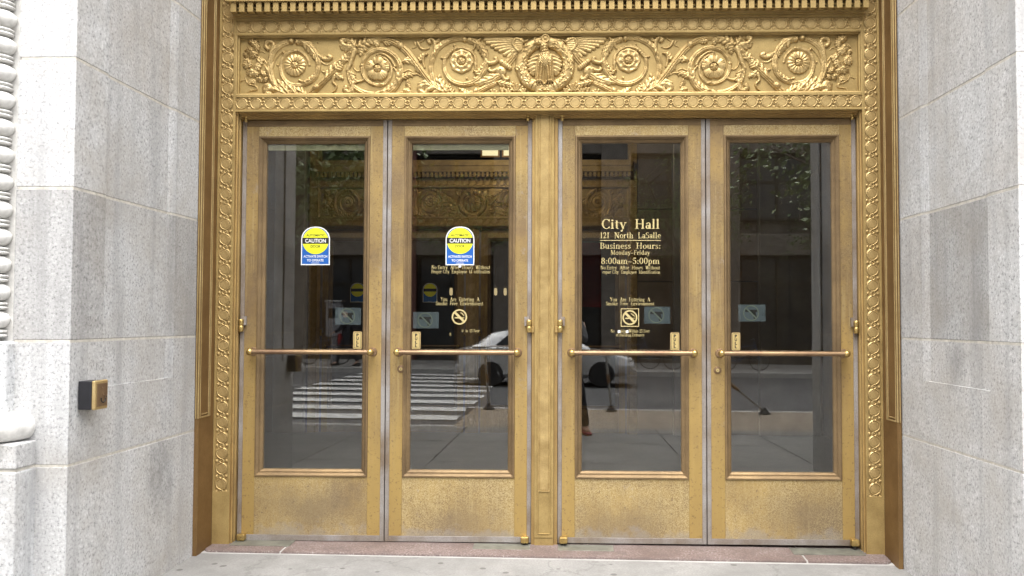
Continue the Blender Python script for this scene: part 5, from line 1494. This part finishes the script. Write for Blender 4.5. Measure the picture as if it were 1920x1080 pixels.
secs = [[(x, -w * 1.16, zb), (x, -w * 1.02, (zb + zt) / 2), (x, -w * .86, zt - .03), (x, -w * .7, zt), (x, w * .7, zt), (x, w * .86, zt - .03), (x, w * 1.02, (zb + zt) / 2), (x, w * 1.16, zb)] for x, w, zb, zt in cs]
loft(secs, 'cabin', 'car_silver', car)
for sy in (-1, 1):
    for poly in ([(-1.25, 1.05), (-.95, 1.30), (-.42, 1.385), (-.42, 1.05)], [(-.34, 1.05), (-.34, 1.385), (.05, 1.375), (.36, 1.30), (.82, 1.04)]):
        vs = []
        for x, z in poly:
            f = (z - 1.0) / .46; y = sy * (.795 - .175 * f); vs += [(x, y + sy * .012, z)]
        n = len(poly)
        vs += [(a, b_ - sy * .03, c_) for a, b_, c_ in vs]
        MB().add(vs, [tuple(range(n)), tuple(range(n, 2 * n))[::-1]] + [(i, (i + 1) % n, n + (i + 1) % n, n + i) for i in range(n)]).build('side_window', 'car_glass', car)
    for x in (-1.38, 1.36):
        wh = empty('wheel', (x, sy * .80, .325), car)
        MB().lathe([(.20, -.10), (.30, -.105), (.325, -.07), (.325, .07), (.30, .105), (.20, .10)], (0, 0, 0), 'y', 28).build('tyre', 'rubber', wh, 0, 40)
        MB().lathe([(.001, -.10), (.05, -.112), (.06, -.09), (.19, -.10), (.205, -.085), (.205, .085), (.001, .10)], (0, 0, 0), 'y', 28).build('rim', 'chrome', wh, 0, 40)
    MB().box(-2.21, -1.98, min(sy * .56, sy * .80), max(sy * .56, sy * .80), .78, .90).build('tail_light', 'tail_red', car, .03)
    MB().box(1.95, 2.14, min(sy * .50, sy * .76), max(sy * .50, sy * .76), .62, .72).build('headlight', 'sign_white', car, .03)
    MB().box(.55, .72, min(sy * .86, sy * 1.02), max(sy * .86, sy * 1.02), .98, 1.10).build('mirror', 'car_silver', car, .03)
    for x in (-.75, .15): MB().box(x, x + .16, min(sy * .905, sy * .93), max(sy * .905, sy * .93), .84, .87).build('door_handle', 'chrome', car, .008)
for nm, xa, xb in (('windscreen', .48, 1.02), ('rear_window', -1.78, -1.40)):
    def zc_(x):
        for (x0, w0, _, z0), (x1, w1, _, z1) in zip(cs[:-1], cs[1:]):
            if x0 <= x <= x1: q = (x - x0) / (x1 - x0); return z0 + (z1 - z0) * q + .006, w0 + (w1 - w0) * q
    (za, wa), (zb_, wb) = zc_(xa), zc_(xb)
    MB().add([(xa, -wa * .66, za), (xa, wa * .66, za), (xb, wb * .66, zb_), (xb, -wb * .66, zb_), (xa, -wa * .66, za - .02), (xa, wa * .66, za - .02), (xb, wb * .66, zb_ - .02), (xb, -wb * .66, zb_ - .02)],
             [(0, 1, 2, 3), (7, 6, 5, 4), (0, 4, 5, 1), (1, 5, 6, 2), (2, 6, 7, 3), (3, 7, 4, 0)]).build(nm, 'car_glass', car)
MB().box(-2.30, -2.16, -.76, .76, .36, .54).build('bumper', 'car_silver', car, .04); MB().box(2.10, 2.24, -.70, .70, .30, .48).build('bumper', 'car_silver', car, .04)

# ------------------------------------------------------------------ kerbside struts
for (x, y, dx, dz, lab) in ((-1.18, -9.1, -.07, .95, 'leaning metal strut with flared foot reflected in the second door'), (.90, -9.0, -.09, 1.0, 'leaning metal strut with flared foot reflected in the third door'), (3.45, -8.9, -.95, .82, 'steeply slanted metal strut with flared foot reflected in the rightmost door')):
    s_ = empty('kerb_strut', (x, y, gz(x, y))); tag(s_, lab, 'post', 'slanted struts at the kerb')
    MB().tube([(0, 0, .05), (dx, 0, dz)], .022, 12).build('strut_tube', 'steel', s_, 0, 50)
    MB().tube([(dx * .45, 0, dz * .45 + .03), (dx * .62, 0, dz * .62 + .01)], .03, 12).build('strut_sleeve', 'bar_bronze', s_, 0, 50)
    MB().lathe([(.10, 0), (.10, .012), (.06, .05), (.03, .09), (.02, .11)], (0, 0, 0), 'z', 18).build('strut_foot', 'rubber', s_, 0, 40)

# ------------------------------------------------------------------ trees
def tree(x, y, h, cr, label, seed, z0=None, nleaf=5200):
    rng = random.Random(seed)
    T = empty('street_tree', (x, y, gz(x, y) if z0 is None else z0)); tag(T, label, 'tree', 'street trees')
    tr = MB(); top = h * .45
    tr.tube([(0, 0, -.2), (.03, .02, .4), (-.02, .04, top * .6), (.03, 0, top)], [.20, .15, .13, .11], 10)
    tips = []
    for k in range(9):
        a = k * 2.4 + rng.uniform(-.3, .3); e = rng.uniform(.35, 1.1); ln = cr * rng.uniform(.7, 1.05)
        p0 = Vector((0, 0, top * rng.uniform(.8, 1))); d = Vector((math.cos(a) * math.cos(e), math.sin(a) * math.cos(e), math.sin(e)))
        p1 = p0 + d * ln * .5 + Vector((0, 0, .1)); p2 = p0 + d * ln + Vector((0, 0, .3))
        tr.tube([p0, p1, p2], [.075, .045, .015], 6); tips += [p1, p2]
        for q in range(4):
            b_ = p1.lerp(p2, rng.random()); c_ = b_ + Vector((rng.uniform(-1, 1), rng.uniform(-1, 1), rng.uniform(-.4, .8))) * cr * .35
            tr.tube([b_, c_], [.025, .008], 5); tips.append(c_)
    tr.build('trunk', 'bark', T, 0, 60)
    cl = [(t_ + Vector((rng.gauss(0, .2), rng.gauss(0, .2), rng.gauss(0, .2))), rng.uniform(.35, .75)) for t_ in tips]
    vs = []; fs = []
    for k in range(nleaf):
        c_, r_ = rng.choice(cl)
        p = c_ + Vector((rng.gauss(0, 1), rng.gauss(0, 1), rng.gauss(0, .7))) * r_ * .55
        n = Vector((rng.gauss(0, 1), rng.gauss(0, 1), rng.gauss(.6, 1))).normalized(); u = n.orthogonal().normalized(); w = n.cross(u); s_ = rng.uniform(.035, .075)
        o = len(vs); vs += [tuple(p - u * s_), tuple(p + w * s_ * .55), tuple(p + u * s_), tuple(p - w * s_ * .55)]; fs.append((o, o + 1, o + 2, o + 3))
    me = bpy.data.meshes.new('crown'); me.from_pydata(vs, [], fs)
    mkobj('crown', me, 'leaf', T)
tree(-4.0, -6.05, 6.4, 2.4, 'leafy street tree on the near sidewalk, reflected in the leftmost door', 3, None, 8000)
tree(5.2, -7.6, 7.0, 2.4, 'leafy street tree on the kerb extension, reflected in the rightmost door', 5)
for x, lab, sd_ in ((-10.5, 'dark street tree across the road at the far left corner', 11), (-3.2, 'dark street tree across the road opposite the second door', 12), (4.2, 'dark street tree across the road behind the parked bicycles', 13), (10.5, 'dark street tree across the road at the far right', 14)):
    tree(x, -23.6, 8.5, 3.0, lab, sd_, rz(x) + .14, 3600)

# ------------------------------------------------------------------ bicycles, ticket box, building opposite
def bicycle(x, y, label):
    B = empty('bicycle', (x, y, rz(x) + .14)); tag(B, label, 'bicycle', 'bicycles parked on the far sidewalk')
    for wx in (-.52, .52):
        wh = empty('wheel', (wx, 0, .34), B)
        MB().tube([(.32 * math.cos(2 * PI * k / 24), 0, .32 * math.sin(2 * PI * k / 24)) for k in range(25)], .018, 6).build('tyre', 'rubber', wh)
        mb = MB()
        for k in range(10): a = 2 * PI * k / 10; mb.tube([(0, 0, 0), (.31 * math.cos(a), 0, .31 * math.sin(a))], .003, 4)
        mb.build('spokes', 'steel', wh)
    f = MB()
    for a, b_ in (((-.52, .34), (-.12, .30)), ((-.52, .34), (-.2, .80)), ((-.12, .30), (-.2, .80)), ((-.12, .30), (.36, .78)), ((-.2, .74), (.36, .82)), ((.52, .34), (.34, .95))): f.tube([(a[0], 0, a[1]), (b_[0], 0, b_[1])], .018, 8)
    f.build('bicycle_frame', 'cloth_blue', B)
    MB().box(-.34, -.08, -.07, .07, .84, .89).build('saddle', 'rubber', B, .02)
    MB().tube([(.28, -.26, .98), (.34, -.1, 1.02), (.34, .1, 1.02), (.28, .26, .98)], .013, 8).build('handlebar', 'steel', B)
for x, lab in ((-7.6, 'bicycle parked behind the walking pedestrian'), (2.3, 'left one of the three bicycles parked across the road'), (4.1, 'middle one of the three bicycles parked across the road'), (5.8, 'right one of the three bicycles parked across the road')):
    bicycle(x, -21.7 - .2 * abs(x) % .3, lab)
K = empty('ticket_box', (-7.25, -21.6, rz(-7.2) + .14)); tag(K, 'grey ticket box on a post beside the far corner', 'ticket machine')
MB().box(-.09, .09, -.09, .09, 0, .9).build('post', 'kiosk_grey', K, .01); MB().box(-.24, .24, -.16, .16, .9, 2.0).build('cabinet', 'kiosk_grey', K, .03)
MB().box(-.16, .16, .162, .172, 1.5, 1.8).build('screen', 'window_dark', K, .004); MB().box(-.28, .28, -.2, .2, 2.0, 2.06).build('hood', 'steel', K, .01)

ob_ = empty('opposite_building', (0, 0, 0)); tag(ob_, 'dark brown masonry building across the road, reflected high in the glass', 'building')
BY = -26.0; bays = [-26 + 4.0 * k for k in range(14)]
FL = [(-.2, 4.6), (4.6, 8.4), (8.4, 12.2), (12.2, 16.0)]
box('wall', 'brown_stone', ob_, -28, 28, BY - 8, BY - .6, -.5, 16.8)
for k, x in enumerate(bays):
    box('pier', 'red_brick' if k % 4 == 1 else 'brown_stone', ob_, x - .55, x + .55, BY - .6, BY, -.5, 16.0, .03)
for z0, z1 in FL:
    box('spandrel', 'brown_stone', ob_, -27.5, 27.5, BY - .595, BY - .12, z1 - .8, z1, .03)
    for k, x in enumerate(bays[:-1]):
        w = box('window', 'window_dark', ob_, x + .58, x + 3.42, BY - .59, BY - .45, z0 + .5, z1 - .82)
        MB().frame(x + .58, x + 3.42, z0 + .5, z1 - .82, [(0, BY - .40), (.0, BY - .30), (.10, BY - .30), (.10, BY - .44)]).build('window_frame', 'dark_gap', w)
        box('window_bar', 'dark_gap', w, x + 1.95, x + 2.05, BY - .449, BY - .38, z0 + .6, z1 - .92)
        box('window_bar', 'dark_gap', w, x + .68, x + 3.32, BY - .449, BY - .385, z1 - 1.9, z1 - 1.8)
box('cornice', 'brown_stone', ob_, -28.2, 28.2, BY - .6, BY + .4, 16.0, 16.8, .05)

# ------------------------------------------------------------------ put each group's origin at the base of its thing
bpy.context.view_layer.update()
def tree_meshes(o):
    for c in o.children:
        if c.type == 'MESH': yield c
        yield from tree_meshes(c)
for o in list(col.objects):
    if o.type == 'EMPTY' and o.parent is None and tuple(o.location) == (0.0, 0.0, 0.0):
        lo = Vector((1e9,) * 3); hi = -lo
        for c in tree_meshes(o):
            for q in c.bound_box:
                p = c.matrix_world @ Vector(q)
                for a in range(3): lo[a] = min(lo[a], p[a]); hi[a] = max(hi[a], p[a])
        off = Vector(((lo.x + hi.x) / 2, (lo.y + hi.y) / 2, lo.z))
        o.location = off
        for c in o.children: c.location = Vector(c.location) - off
